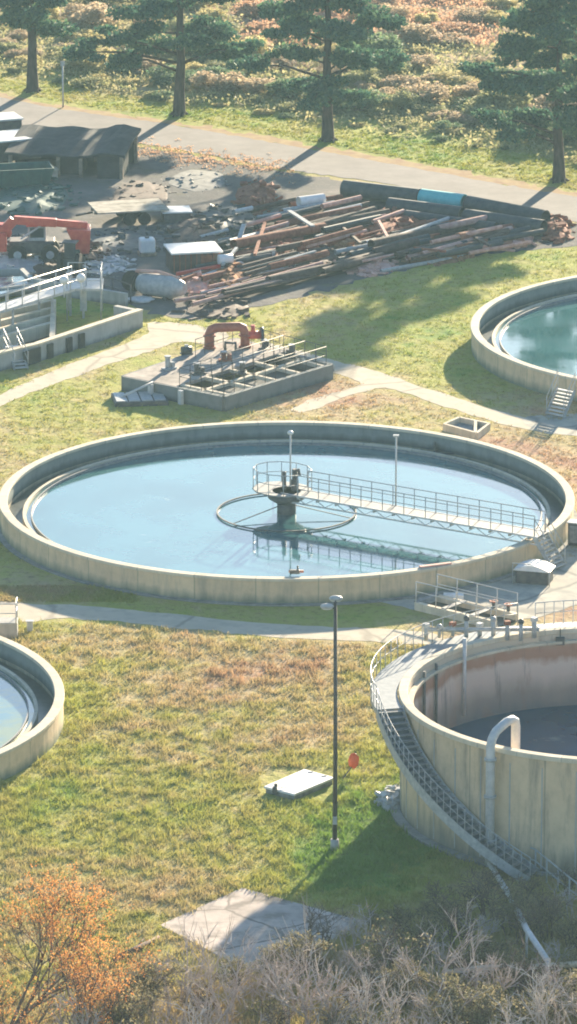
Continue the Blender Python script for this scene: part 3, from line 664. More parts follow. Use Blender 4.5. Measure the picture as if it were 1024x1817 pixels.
# little motors on slab
t = thing('pump_motor', 'small dark pump motor on the back left corner of the pump station slab', 'pump', G(331, 628, ZP + .01), .3)
m = MB(); m.tube([(-.3, 0, .25), (.3, 0, .25)], .2, 12); m.box((0, 0, .04), (.7, .4, .08)); m.build('motor_body', M['steel_d'], t); MB().box((0, 0, .48), (.2, .18, .14)).build('terminal_box', M['steel'], t)
# timbers / panels at left foot
o = G(248, 712); t = thing('hatch_cover', 'grey steel hatch cover lying in the grass at the left foot of the pump station', 'hatch', o, R(8))
m = MB(); m.box((0, 0, .12), (3.0, 2.2, .24)); m.build('frame', M['steel_d'], t)
m = MB()
for k in range(4): m.box((-1.1 + k * .72, 0, .28), (.62, 1.9, .05))
m.build('cover_panel', M['steel'], t)
for i, (x, y, lb, mk_) in enumerate(((400, 640, 'rusty valve box on the pump station slab below the pipe arch', 'rust'), (352, 664, 'dark low motor in the middle of the pump station slab', 'steel_d'), (300, 655, 'small grey vent box on the left of the pump station slab', 'steel'), (470, 618, 'dark gearbox right of the pipe arch on the pump station', 'steel_d'), (430, 662, 'dark vertical pump at the left end of the pits', 'steel_d'), (516, 634, 'dark vertical pump near the far end of the pits', 'steel_d'))):
    tt = thing('slab_equipment', lb, 'equipment', G(x, y, ZP + .013), .4 * i); m = MB(); m.box((0, 0, .05), (.8, .5, .1)); m.tube([(-.1, 0, .1), (-.1, 0, .5 + .12 * (i % 3))], .15, 10); m.box((.22, 0, .25), (.25, .3, .3)); m.build('machine_body', M[mk_], tt, bevel=.02)
    MB().tube([(-.1, 0, .5 + .12 * (i % 3)), (-.1, 0, .56 + .12 * (i % 3))], .2, 10).build('cap', M['steel'], tt)
tag(MB().tube([G(215, 704, .3), G(272, 678, .95)], .07, 8).build('leaning_pole', M['steel_w']), 'pale pole leaning on the dark left wall of the pump station', 'pole')

# ------------------------------------------------------------------ aeration basin at the left edge
ZB = .98
o = G(140, 600); t = thing('aeration_basin', 'grey concrete aeration basin with panelled wall at the left edge', 'basin', o)
W = [G(x, y, ZB) - o for x, y in ((-120, 662), (0, 627), (64, 612), (143, 586), (249, 551))]
back = [G(x, y, ZB) - o for x, y in ((205, 542), (150, 528), (-120, 600))]
w0 = MB(); z_ = Vector((0, 0, -ZB / 2))
for a_, b_ in zip(W, W[1:]): w0.beam(a_ + z_, b_ + z_, .35, ZB)
w0.beam(W[-1] + z_, back[0] + z_, .35, ZB); w0.build('wall', M['conc_grey'], t)
m = MB()
for a_, b_ in zip(W, W[1:]): m.beam(a_ + Vector((0, 0, .06)), b_ + Vector((0, 0, .06)), .42, .1)
m.build('coping', M['cope'], t)
m = MB()
nrm = (W[3] - W[2]).cross(Vector((0, 0, 1))).normalized()
for x, y, wd in ((84, 606, .5), (118, 595, .5), (140, 588, .5), (52, 616, 1.5)):
    p = G(x, y, ZB) - o + nrm * .2; MB().box((p.x, p.y, ZB / 2 - .04), (wd, .12, ZB - .12), math.atan2(W[3].y - W[2].y, W[3].x - W[2].x)).build('gap_panel', M['blackhole'], t)  # near-black boxes on the wall face in place of its dark gaps
# inner channels
ch = MB(); fl = MB()
for k in range(4):
    x0, y0 = -60, 612 - k * 15; x1, y1 = 92, 570 - k * 13
    ch.beam(G(x0, y0, ZB) - o + z_, G(x1, y1, ZB) - o + z_, .3, ZB - .06)
fl.add([G(x, y, .2) - o for x, y in ((-60, 640), (100, 600), (100, 560), (-60, 600))], [(0, 1, 2, 3)])
ch.beam(G(92, 600, ZB) - o + z_, G(95, 530, ZB) - o + z_, .3, ZB - .04)
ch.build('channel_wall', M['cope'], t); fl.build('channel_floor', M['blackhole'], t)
tag(MB().add([G(x, y, .5) for x, y in ((-150, 545), (62, 512), (40, 490), (-150, 498))], [(0, 1, 2, 3)]).build('water', M['water_lt']), kind='structure')
o = G(0, 530); t = thing('basin_wall', 'low concrete wall round the pale water at the left edge', 'wall', o)
m = MB()
for (a_, b_) in (((-150, 540), (64, 510)), ((64, 510), (38, 484)), ((38, 484), (-150, 492))): m.beam(G(*a_, .3) - o, G(*b_, .3) - o, .3, .6)
m.build('wall_body', M['conc_grey'], t)
# elevated walkway
o = G(60, 545); t = thing('elevated_walkway', 'raised pale steel walkway with handrails crossing the basin at the left edge', 'walkway', o)
zw = 1.9; a_ = G(-60, 566, zw) - o; b_ = G(140, 506, zw) - o; d = (b_ - a_).normalized(); s_ = Vector((-d.y, d.x, 0))
MB().beam(a_, b_, 1.1, .16).build('deck', M['steel_w'], t)
for q in (-.55, .55): MB().rail([a_ + s_ * q, b_ + s_ * q], 1.05, 1.5, .035).build('railing', M['steel_w'], t)
m = MB()
for f_ in (.35, .7, .98):
    for q in (-.5, .5): p = a_.lerp(b_, f_) + s_ * q; MB().box((p.x, p.y, p.z / 2), (.14, .14, p.z)).build('support_post', M['steel'], t)
o = G(150, 540); t = thing('walkway_platform', 'pale steel platform on a stout post at the end of the raised walkway', 'platform', o)
p = G(150, 505, zw) - o; m = MB(); m.box((p.x, p.y, zw), (2.2, 2.6, .14)); m.build('deck', M['steel'], t); m = MB(); m.box((0, p.y * .6, zw / 2), (.4, .4, zw - .1)); m.build('post', M['steel_w'], t)
for (qx, qy) in ((-1, -1.2), (1, -1.2), (1, 1.2), (-1, 1.2)): MB().tube([(p.x + qx, p.y + qy, 0), (p.x + qx, p.y + qy, zw + 1.05)], .05, 6).build('leg', M['steel'], t)
MB().rail([(p.x - 1, p.y - 1.2, zw), (p.x + 1, p.y - 1.2, zw), (p.x + 1, p.y + 1.2, zw), (p.x - 1, p.y + 1.2, zw)], 1.05, 1.2, .03).build('railing', M['steel_w'], t)
for (x, y, lb) in ((114, 528, 'left of two white globe lamps on the raised walkway'), (144, 524, 'right of two white globe lamps on the raised walkway')):
    p = G(x, y, 1.9); p = Vector((p.x, p.y, 0)); tt = thing('globe_lamp', lb, 'lamp', G(x, y, 1.9)); MB().tube([(0, 0, 0), (0, 0, .9)], .04, 6).build('stem', M['steel_w'], tt); MB().ball((0, 0, 1.05), .27, 12, 8).build('globe', M['white'], tt)
stairs('metal_stairs', 'narrow steel stairs against the dark panel of the left basin wall', G(18, 612, ZB), G(38, 655, .05), .8, 7)
o = G(200, 520); t = thing('guard_railing', 'dark post and rail fence between the left basin and the yard', 'railing', o)
MB().rail([G(160, 520) - o, G(200, 528) - o, G(232, 540) - o], 1.2, 1.4, .045).build('rail', M['steel_d'], t)
m = MB(); m.beam(G(60, 505, .4) - o, G(225, 532, .4) - o, .25, .8); m.build('low_wall', M['conc_grey'], t)

# ------------------------------------------------------------------ storage yard
def pipe_thing(a, b, d, z, mk, label, hollow=True, group=None, name='steel_pipe', z2=None):
    a = G(*a, z + d / 2); b = G(*b, (z if z2 is None else z2) + d / 2); o = a.copy(); mb = MB()
    if hollow: mb.pipe((0, 0, 0), b - a, d / 2, max(.03, d * .06), 14 if d < .6 else 24)
    else: mb.beam((0, 0, 0), b - a, d, d * .7)
    ob = mb.build(name, M[mk], None, o); ob.data.polygons.foreach_set('use_smooth', [False] * len(ob.data.polygons)); return tag(ob, label, 'pipe' if hollow else 'beam', group)
gp = 'pipes stacked in the storage yard'
pipe_thing((610, 334), (745, 350), 1.12, .0, 'dark', 'thick dark pipe at the back left end of the pile, beside the road', group=gp)
pipe_thing((748, 350), (824, 360), 1.12, .0, 'cyan', 'thick turquoise pipe between two dark ones at the back of the pile', group=gp)
pipe_thing((830, 362), (968, 388), 1.1, .0, 'dark', 'thick dark pipe at the back right end of the pile', group=gp)
pipe_thing((690, 364), (820, 380), 1.0, .0, 'dark', 'thick dark pipe lying in front of the turquoise one', group=gp)
pipe_thing((826, 384), (965, 404), 1.0, .0, 'dark', 'thick dark pipe in the second row, nearest the right end of the pile', group=gp)
pipe_thing((720, 382), (880, 404), .7, .0, 'dark', 'dark pipe in the third row below the turquoise pipe', group=gp)
pipe_thing((530, 358), (574, 352), .66, .35, 'white', 'short thick white pipe on top of the pile', group=gp)
Lst = [((341, 540), (587, 472), .26, .35, 'pink', 'long faded pink pipe along the very front of the pile'),
 ((368, 522), (572, 466), .22, .35, 'pink', 'faded pink pipe second from the front of the pile'),
 ((350, 530), (580, 469), .22, .1, 'rust', 'rusty pipe squeezed between the two front pink pipes'),
 ((310, 534), (372, 524), .24, .2, 'pink', 'short pink pipe end sticking out at the front left of the pile'),
 ((536, 433), (642, 404), .3, .9, 'rust', 'rust orange pipe raised in the middle of the pile'),
 ((545, 437), (650, 409), .22, .7, 'pink', 'pink pipe just below the raised orange one'),
 ((435, 400), (497, 382), .26, .6, 'pink', 'pink pipe high on the dark left part of the pile'),
 ((462, 410), (511, 396), .26, .5, 'pink', 'short pink pipe below the high left pink one'),
 ((415, 376), (447, 369), .3, .4, 'steel_w', 'short pale pipe at the top left end of the pile'),
 ((355, 421), (404, 408), .24, .4, 'steel', 'grey pipe on the far left slope of the pile'),
 ((572, 366), (640, 350), .32, .6, 'pink', 'pale pink pipe right of the white pipe'),
 ((575, 379), (640, 364), .26, .5, 'steel_w', 'pale grey pipe under the pink one beside the white pipe'),
 ((578, 381), (655, 360), .26, .3, 'brown', 'brown pipe right of the white pipe'),
 ((662, 393), (716, 374), .26, .5, 'pink', 'short pink pipe in front of the dark thick pipes'),
 ((664, 434), (796, 388), .3, .4, 'steel', 'long grey pipe slanting up the middle of the pile'),
 ((605, 470), (719, 450), .26, .2, 'steel', 'grey pipe near the front in the middle of the pile'),
 ((759, 438), (902, 408), .3, .5, 'brown', 'long brown pipe on the right part of the pile'),
 ((765, 430), (890, 402), .26, .8, 'pink', 'pinkish pipe lying on the long brown one at the right'),
 ((832, 449), (941, 430), .26, .2, 'pink', 'pale pink pipe at the front right of the pile'),
 ((676, 481), (832, 453), .24, .0, 'steel', 'long grey pipe on the ground at the front right edge'),
 ((590, 478), (750, 448), .34, .0, 'brown', 'brown pipe on the ground left of the front grey one'),
 ((388, 452), (530, 418), .4, .1, 'dark', 'dark pipe in the left middle of the pile'),
 ((400, 440), (560, 400), .4, .3, 'dark', 'dark pipe above the left middle one'),
 ((450, 425), (600, 385), .4, .3, 'brown', 'brown pipe across the left middle of the pile'),
 ((620, 452), (760, 420), .4, .3, 'dark', 'dark pipe in front of the rusty orange scrap'),
 ((600, 462), (740, 436), .4, .1, 'dark', 'lower dark pipe in front of the rusty orange scrap')]
for a_, b_, d_, z_, mk, lb in Lst: pipe_thing(a_, b_, d_, z_, mk, lb, group=gp)
pr = random.Random(11); 
def xyline(x): return None
k = 0
rows = [(340, 520, 560, 470), (330, 500, 470, 455), (360, 470, 520, 440), (380, 440, 560, 398), (330, 440, 430, 410), (430, 385, 560, 362), (470, 375, 600, 352), (560, 415, 700, 380), (600, 395, 720, 372), (640, 440, 830, 405), (700, 425, 860, 392), (720, 460, 880, 425), (780, 448, 930, 418), (850, 430, 980, 405), (560, 445, 700, 418)]
kinds = [('dark', 'dark'), ('brown', 'brown'), ('rust', 'rusty'), ('steel', 'grey'), ('dark', 'dark'), ('pink', 'pinkish')]
for (x0, y0, x1, y1) in rows:
    for j in range(3):
        mk, wd = kinds[pr.randrange(6)]
        ox, oy = pr.uniform(-25, 25), pr.uniform(-9, 9); f0, f1 = pr.uniform(0, .25), pr.uniform(.75, 1.0)
        a_ = (x0 + (x1 - x0) * f0 + ox, y0 + (y1 - y0) * f0 + oy); b_ = (x0 + (x1 - x0) * f1 + ox, y0 + (y1 - y0) * f1 + oy + pr.uniform(-5, 5))
        side = 'left' if (x0 + x1) / 2 < 520 else ('right' if (x0 + x1) / 2 > 740 else 'middle')
        pipe_thing(a_, b_, pr.choice([.2, .26, .34, .42]), pr.uniform(0, .45), mk, f'{wd} pipe lying among others in the {side} part of the pile', group=gp, z2=pr.uniform(0, .4)); k += 1
sheet('dark_soil', [(330, 515), (360, 470), (440, 400), (520, 372), (600, 350), (700, 352), (960, 392), (990, 425), (940, 438), (820, 452), (700, 474), (600, 488), (500, 512), (420, 535), (340, 552)], .022, simple('dark_pile_soil', (.035, .03, .03), (.11, .085, .07), .8, .95, .1, .5), .15)  # dark ground sheet under the pipe pile
for i in range(75):
    v = pr.random(); u = pr.random()
    x0 = 345 + u * 480; lo_ = np.interp(x0, [340, 600, 950], [535, 476, 436]); hi_ = np.interp(x0, [340, 430, 600, 950], [470, 395, 366, 404]); y0 = lo_ + (hi_ - lo_) * v
    L = pr.uniform(70, 170); mk, wd = pr.choice([('dark', 'dark'), ('brown', 'brown'), ('brown', 'brown'), ('rust', 'rusty'), ('rust', 'rusty'), ('pink', 'pinkish')])
    x1 = min(955, x0 + L); sl = pr.uniform(.17, .30); y1 = y0 - (x1 - x0) * sl
    if y1 < np.interp(x1, [430, 600, 700, 960], [375, 352, 366, 398]): continue
    side = 'left' if (x0 + x1) / 2 < 520 else ('right' if (x0 + x1) / 2 > 740 else 'middle')
    pipe_thing((x0, y0), (x1, y1), pr.choice([.16, .2, .26, .34, .42, .6]), pr.uniform(0, .6), mk, f'{wd} pipe lying among others in the {side} part of the pile', group=gp, z2=pr.uniform(0, .5))
tag(MB().beam(G(417, 447, .4), G(433, 398, 1.5), .28, .1).build('plank', M['steel']), 'grey plank lying steeply across the left part of the pipe pile', 'plank')
tag(MB().beam(G(513, 374, .9), G(555, 401, .8), .3, .1).build('plank', M['steel']), 'grey plank lying across the pipes just right of centre, below the white pipe', 'plank')
tag(MB().beam(G(314, 486, .5), G(390, 472, .6), .22, .2).build('red_beam', M['red']), 'red steel beam leaning in front of the white topped box', 'beam')
def heap(name, label, px, py, rx, ry, h, mk, n=60, seed=1, group=None, s0=.12, s1=.45):
    r_ = random.Random(seed); mb = MB(); c = G(px, py)
    for i in range(n):
        a_ = r_.uniform(0, 6.28); q = math.sqrt(r_.random()); x, y = rx * q * math.cos(a_), ry * q * math.sin(a_); z = h * (1 - q * q) * r_.uniform(.3, 1)
        s_ = r_.uniform(s0, s1)
        mb.box((x, y, z), (s_ * r_.uniform(.5, 2.2), s_ * r_.uniform(.4, 1), s_ * r_.uniform(.2, .7)), r_.uniform(0, 3.14), Matrix.Rotation(r_.uniform(-.6, .6), 3, 'X'))
    mb.ball((0, 0, -h * .15), 1, 14, 6, (rx * .85, ry * .85, h * .8), .12)
    return tag(mb.build(name, M[mk], None, c), label, 'scrap heap', group)
heap('scrap_heap', 'orange rusty scrap heap left of the front pink pipes', 410, 492, 1.6, 4, .8, 'dirt', 80, 2)
heap('scrap_heap', 'rusty scrap heap in the middle of the pipe pile', 622, 440, 1.0, 3, .8, 'dirt', 60, 3)
heap('scrap_heap', 'reddish scrap heap at the far right end of the pipe pile', 985, 408, 1.2, 4, .7, 'rust', 60, 4)
heap('scrap_heap', 'grey metal offcuts between the box and the front pipes', 470, 462, 2.2, 4, .5, 'steel', 70, 5)
heap('scrap_heap', 'dark scrap metal heap on the left slope of the pipe pile', 350, 420, 2.2, 7, .9, 'brown', 80, 6)
heap('scrap_heap', 'dark scrap heap at the back left, behind the pipes', 455, 352, 1.6, 5, .8, 'rust', 70, 7)
heap('scrap_heap', 'grey rubble on the ground left of the front pipe ends', 385, 548, 2.4, 3, .3, 'brown', 40, 8)
heap('scrap_heap', 'pinkish rubble right of the grey steel drum', 348, 505, 1.2, 3, .6, 'pink', 40, 9)
heap('scrap_heap', 'rust and pale rubble on the right slope of the pile', 890, 424, 2.6, 3.5, .4, 'pink', 60, 10)
heap('scrap_heap', 'small grey rubble heap between the yard and the left basin', 30, 470, 2.5, 4, .6, 'steel', 60, 12)
heap('scrap_heap', 'brown scrap along the wall behind the left basin', 100, 478, 2.5, 3, .5, 'brown', 60, 13)
heap('rubble', 'dark rubble scattered in the yard near the flat trailer', 215, 432, 2.6, 4, .35, 'dark', 50, 14)
# white topped box + white drum
p = G(343, 476); t = thing('site_container', 'small rusty sided container with pale flat roof in front of the pipe pile', 'container', p, R(12))
MB().box((0, 0, .62), (3.0, 2.2, 1.2)).build('container_body', M['brown'], t, bevel=.03); MB().box((0, 0, 1.27), (3.2, 2.6, .1)).build('roof', M['roofw'], t)
m = MB()
for k in range(9): MB().box((-1.4 + k * .35, -1.12, .62), (.06, .05, 1.1)).build('side_rib', M['rust'], t)
MB().box((.6, -1.15, .55), (.7, .04, 1.0)).build('door', M['rust'], t)
t = thing('white_drum', 'small white drum at the right end of the pale roofed container', 'drum', G(400, 468, .6), R(15)); MB().tube([(-.45, 0, .3), (.45, 0, .3)], .3, 14).build('drum_body', M['white'], t); MB().box((0, 0, -.25), (.7, .5, .68)).build('cradle', M['brown'], t)
# horizontal steel vessel at (235-320,480-530)
p = G(282, 528); t = thing('steel_vessel', 'big grey steel vessel lying on its side with a faded red band', 'tank', p, R(-28))
MB().tube([(-1.5, 0, .75), (-1.35, 0, .75), (-.9, 0, .75), (.9, 0, .75), (1.6, 0, .75), (1.8, 0, .75)], [.2, .5, .68, .7, .45, .3], 20).build('shell', M['steel'], t)
m = MB(); m.box((-.7, 0, .12), (.25, 1.1, .24)); m.box((.7, 0, .12), (.25, 1.1, .24)); m.build('saddle', M['steel_d'], t)
MB().tube([(-1.5, -.1, 1.5), (0, 0, 1.58), (1.4, .1, 1.3)], .11, 8).build('top_beam', M['pink'], t); MB().tube([(-1.62, 0, .75), (-1.5, 0, .75)], .55, 18).build('end_opening', M['tyre'], t)
for i, (x, y, rx, ry, h_, mk, lb) in enumerate(((480, 440, 2.4, 5, .7, 'rust', 'rusty offcuts heaped on the left half of the pipe pile'), (560, 455, 2.2, 4, .5, 'brown', 'brown offcuts below the raised orange pipe'), (700, 405, 2.6, 5, .8, 'rust', 'rusty offcuts below the turquoise pipe'), (770, 452, 2.4, 3, .4, 'dirt', 'orange rusty soil and offcuts at the front right of the pile'), (400, 400, 2.4, 6, .8, 'dark', 'dark tangled scrap at the upper left of the pile'), (650, 470, 2, 3, .4, 'pink', 'pinkish offcuts near the front of the pile'),
    (180, 470, 2.2, 3, .3, 'steel', 'grey offcuts on the shaded yard beside the loader'), (40, 445, 2.4, 4, .8, 'dark', 'dark scrap under the arm of the red loader'), (150, 452, 1.6, 3, .7, 'brown', 'brown scrap below the big red bucket'), (300, 425, 1.8, 4, .4, 'dark', 'dark sheets and offcuts behind the rusty container'), (250, 345, 2.2, 5, .12, 'brown', 'brown rubble scattered in the middle of the yard'), (350, 320, 2.4, 4, .12, 'conc_grey', 'low grey rubble near the leaf litter'), (60, 350, 3, 6, .4, 'green', 'dark green sheets lying below the rubbish skip'))):
    heap('scrap_heap', lb, x, y, rx, ry, h_, mk, (90 if h_ > .2 else 40), 50 + i, s0=.1, s1=.5 if h_ > .2 else .25)
for i, (a_, b_) in enumerate((((452, 452), (470, 395)), ((505, 462), (560, 446)), ((610, 405), (640, 432)), ((690, 425), (672, 392)), ((735, 440), (790, 446)), ((395, 470), (420, 440)), ((840, 420), (870, 436)))):
    tag(MB().beam(G(*a_, .7), G(*b_, .9), .18, .14).build('loose_bar', M[('rust', 'steel', 'brown', 'pink')[i % 4]]), ('short rusty beam', 'short grey beam', 'short brown beam', 'short pink beam')[i % 4] + f' lying across the pipes, {["far left", "left of centre", "centre", "right of centre", "right", "front left", "far right"][i]} of the pile', 'beam', 'loose beams on the pipe pile')
tag(MB().tube([(0, 0, .3), (0, .35, .3)], .62, 18).ring(.2, .3, .1, .2, n=12).build('tractor_tyre', M['tyre'], None, G(234, 508, .3)), 'black tyre standing against the left end of the grey steel vessel', 'tyre')
t = thing('drum_pair', 'white plastic sheet crumpled on the ground before the grey vessel', 'sheet', G(250, 535)); MB().ball((0, 0, .12), .6, 14, 5, (1.4, 1, .25), .2).build('sheet', M['steel_w'], t)
# flatbed trailer
def wheel(mb, x, y, r, w_): mb.tube([(x, y - w_ / 2, r), (x, y + w_ / 2, r)], r, 16)
p = G(228, 392); t = thing('flatbed_trailer', 'flatbed trailer with pale plank deck in the middle of the shaded yard', 'trailer', p, R(14))
m = MB(); 
for k in range(7): m.box((0, -1.35 + k * .45, .95), (4.6, .42, .09 + .01 * (k % 2)))
m.build('deck', M['plank'], t)
m = MB(); m.box((0, -.5, .78), (4.6, .14, .2)); m.box((0, .5, .78), (4.6, .14, .2)); m.tube([(-2.3, 0, .7), (-3.4, 0, .55)], .07, 8); m.build('chassis', M['steel_d'], t)
for x in (-.2, .75):
    for y in (-1.25, 1.25): m = MB(); wheel(m, x, y, .4, .26); m.build('wheel', M['tyre'], t)
# pale sheet/crate, small pale tank
t = thing('steel_bin', 'low pale steel bin right of the flatbed trailer', 'bin', G(312, 392), R(8)); m = MB(); m.box((0, 0, .35), (1.7, 1.6, .7)); m.build('bin_body', M['steel_d'], t, bevel=.03); MB().box((0, 0, .74), (1.9, 1.8, .07)).build('lid', M['roofw'], t)
t = thing('liquid_tote', 'small pale plastic liquid tank standing alone in the shaded yard', 'tank', G(261, 452), R(10)); MB().box((0, 0, .62), (.95, .9, .9)).build('tank_body', M['roofw'], t, bevel=.12)
MB().box((0, 0, .08), (1.1, 1.05, .16)).build('pallet', M['wood'], t); MB().tube([(0, 0, 1.07), (0, 0, 1.16)], .14, 12).build('cap', M['steel_d'], t)
# red loader
p = G(72, 462); t = thing('boom_loader', 'red boom loader with long raised arm and big bucket in the yard', 'loader', p, R(2))
MB().box((-.5, 0, .95), (2.8, 1.3, .8)).build('chassis', M['steel_d'], t, bevel=.06)
cb = MB().box((-.2, .1, 1.75), (1.1, 1.1, .95)).build('cab', M['steel'], t, bevel=.08); MB().box((-.2, -.46, 1.85), (.85, .02, .6)).build('window', M['glass'], cb)
MB().box((-.2, .1, 2.28), (1.3, 1.2, .1)).build('cab_roof', M['red'], t, bevel=.03)
for x, y in ((-1.4, -.8), (.6, -.8), (-1.4, .8), (.6, .8)):
    m = MB(); wheel(m, x, y, .58, .4); wo = m.build('wheel', M['tyre'], t); m = MB(); wheel(m, x, y - .02, .25, .42); m.v = [(a, b, c + .33) for a, b, c in m.v]; m.build('rim', M['steel'], wo)
MB().beam((-2.6, -.75, 1.7), (-1.6, -.75, 2.75), .4, .6).beam((-1.6, -.75, 2.75), (1.0, -.75, 2.55), .4, .5).beam((1.0, -.75, 2.55), (2.9, -.7, 2.35), .36, .42).build('boom', M['red'], t, bevel=.03)
MB().box((-2.5, -.4, 2.05), (1.5, .9, .8)).build('engine_cover', M['red'], t, bevel=.15)
MB().beam((-1.2, -.55, 1.5), (.3, -.6, 2.5), .1, .1).build('hydraulic_ram', M['steel_w'], t)
m = MB(); m.add([(1.6, -1.5, 2.3), (3.1, -1.5, 2.2), (3.0, -1.5, .75), (2.3, -1.5, .7), (1.6, .3, 2.3), (3.1, .3, 2.2), (3.0, .3, .75), (2.3, .3, .7)], [(0, 1, 2, 3), (7, 6, 5, 4), (0, 4, 5, 1), (1, 5, 6, 2), (2, 6, 7, 3), (3, 7, 4, 0)]); m.build('bucket', M['red'], t, bevel=.05)
m = MB(); m.box((-2.7, -.7, 1.45), (1.3, 1.2, 1.2)); m.build('counterweight', M['red'], t, bevel=.08)
t = thing('farm_tractor', 'dark compact tractor parked at the left edge behind the red loader', 'tractor', G(128, 478), R(80))
MB().box((.5, 0, .75), (1.4, .6, .55)).build('hood', M['green'], t, bevel=.08); MB().box((-.5, 0, .6), (1.0, .7, .5)).build('chassis', M['steel_d'], t); m = MB(); m.box((-.6, 0, 1.35), (.08, .7, 1.0)); m.box((-.5, 0, 1.85), (.9, .9, .06)); m.build('canopy', M['dark'], t)
for x, y, r_ in ((-.7, -.55, .6), (-.7, .55, .6), (.9, -.45, .35), (.9, .45, .35)): m = MB(); wheel(m, x, y, r_, .28); m.build('wheel', M['tyre'], t)
# sheds
p = G(130, 300); t = thing('open_shed', 'dark open fronted shed with sagging black roof beside the road', 'shed', p, R(-10))
rf = MB(); nx = 14
vs = []
for i in range(nx + 1):
    x = -4.0 + 8.0 * i / nx
    for (y, z) in ((-2.6, 1.5), (0, 1.95), (2.8, 2.2)):
        vs.append((x, y, z + +.07 * math.sin(x * 2.3 + y) + (.35 if x > 2 else 0) * (1 - abs(x - 3) / 1.5 if abs(x - 3) < 1.5 else 0)))
n_ = len(vs); vs += [(a, b, c - .16) for a, b, c in vs]
fs = [(i * 3 + j, i * 3 + 3 + j, i * 3 + 4 + j, i * 3 + 1 + j) for i in range(nx) for j in range(2)]
fs += [tuple(n_ + k for k in reversed(f)) for f in fs]
fs += [(i * 3, n_ + i * 3, n_ + i * 3 + 3, i * 3 + 3) for i in range(nx)] + [(i * 3 + 2, i * 3 + 5, n_ + i * 3 + 5, n_ + i * 3 + 2) for i in range(nx)] + [(0, 1, n_ + 1, n_), (1, 2, n_ + 2, n_ + 1), (nx * 3, n_ + nx * 3, n_ + nx * 3 + 1, nx * 3 + 1), (nx * 3 + 1, n_ + nx * 3 + 1, n_ + nx * 3 + 2, nx * 3 + 2)]
rf.add(vs, fs); rf.build('roof', M['roofd'], t)
for x in (-3.7, -.5, 1.0, 3.7):
    for y, h_ in ((-2.3, 1.5), (2.4, 2.05)): MB().box((x, y, h_ / 2), (.22, .22, h_)).build('post', M['wood'], t)
MB().box((2.9, -1.2, .75), (1.6, 2.4, 1.5)).build('end_room', M['roofd'], t); MB().box((.1, -.6, .65), (1.5, 2.0, 1.3)).build('stored_crate', M['roofd'], t)
MB().box((0, 2.5, .95), (7.6, .1, 1.9)).build('back_wall', M['roofd'], t)
p = G(10, 292); t = thing('trailer_van', 'long box trailer with bright pale roof left of the dark open shed', 'trailer', p, R(24))
MB().box((-1.2, 0, 1.15), (6.5, 2.5, 1.3)).build('box_body', M['steel_d'], t, bevel=.05); MB().box((-1.2, 0, 1.9), (6.7, 3.0, .1)).build('roof', M['roofw'], t)
for x in (-.4, .7):
    for y in (-1.1, 1.1): m = MB(); wheel(m, x, y, .42, .28); m.build('wheel', M['tyre'], t)
t = thing('trailer_van', 'small pale roofed trailer at the far left corner behind the long one', 'trailer', G(-12, 250), R(20))
MB().box((0, 0, 1.0), (3.4, 2.0, 1.1)).build('box_body', M['steel_d'], t); MB().box((0, 0, 1.6), (3.6, 2.2, .1)).build('roof', M['roofw'], t)
for x in (-.6, .6):
    for y in (-.9, .9): m = MB(); wheel(m, x, y, .38, .24); m.build('wheel', M['tyre'], t)
t = thing('rubbish_skip', 'dark green rubbish skip in front of the pale roofed trailer', 'skip', G(22, 330), R(12))
m = MB(); m.add([(x, y, z) for (x, y, z) in ((-2.2, -.9, .1), (2.2, -.9, .1), (2.2, .9, .1), (-2.2, .9, .1), (-2.6, -1.1, 1.3), (2.6, -1.1, 1.3), (2.6, 1.1, 1.3), (-2.6, 1.1, 1.3), (-2.5, -1.0, 1.3), (2.5, -1.0, 1.3), (2.5, 1.0, 1.3), (-2.5, 1.0, 1.3), (-2.1, -.8, .3), (2.1, -.8, .3), (2.1, .8, .3), (-2.1, .8, .3))],
    [(3, 2, 1, 0), (0, 1, 5, 4), (1, 2, 6, 5), (2, 3, 7, 6), (3, 0, 4, 7), (4, 5, 9, 8), (5, 6, 10, 9), (6, 7, 11, 10), (7, 4, 8, 11), (8, 9, 13, 12), (9, 10, 14, 13), (10, 11, 15, 14), (11, 8, 12, 15), (12, 13, 14, 15)])
m.build('skip_body', M['green'], t); m = MB()
for k in range(5): MB().box((-1.8 + k * .9, -1.06, .75), (.1, .08, 1.0)).build('side_rib', M['green'], t)
t = thing('wooden_crate', 'small pale crate in front of the dark open shed', 'crate', G(88, 316), .3); m = MB(); m.box((0, 0, .3), (.9, .8, .6)); m.build('crate_body', M['woodp'], t, bevel=.03); MB().box((0, 0, .63), (1.0, .9, .06)).build('lid', M['woodp'], t)
# thin road sign post
t = thing('utility_post', 'thin pale post on the verge right of the leftmost pine', 'post', G(112, 190)); MB().tube([(0, 0, 0), (0, 0, 3.1)], .06, 8).build('pole', M['steel_w'], t); MB().box((0, 0, 3.05), (.3, .05, .35)).build('sign_plate', M['steel'], t)

# ------------------------------------------------------------------ things on the near lawn
t = thing('street_lamp', 'tall dark pole with two flat lamp heads standing alone on the near lawn', 'street lamp', G(594, 1508))
HP = 11.35
MB().tube([(0, 0, 0), (.02, 0, 5), (0, 0, HP)], [.11, .09, .075], 12).build('pole', M['pole'], t)
MB().tube([(0, 0, 0), (0, 0, .5)], [.2, .18], 12).build('base', M['conc_grey'], t)
for (x, y, z) in ((-.36, -.2, HP - .2), (.03, .4, HP - .02)):
    MB().tube([(0, 0, HP - .3), (x * .6, y * .6, z)], .035, 6).build('arm', M['pole'], t)
    hd = MB().ball((x, y, z + .06), .32, 16, 8, (.95, .6, .4)).build('lamp_head', M['steel'], t)
    MB().ball((x, y, z - .02), .26, 14, 6, (.95, .6, .3)).build('lens', M['lens'], hd)
m = MB(); m.box((0, -.12, 1.4), (.18, .12, .34)); m.build('junction_box', M['steel'], t)
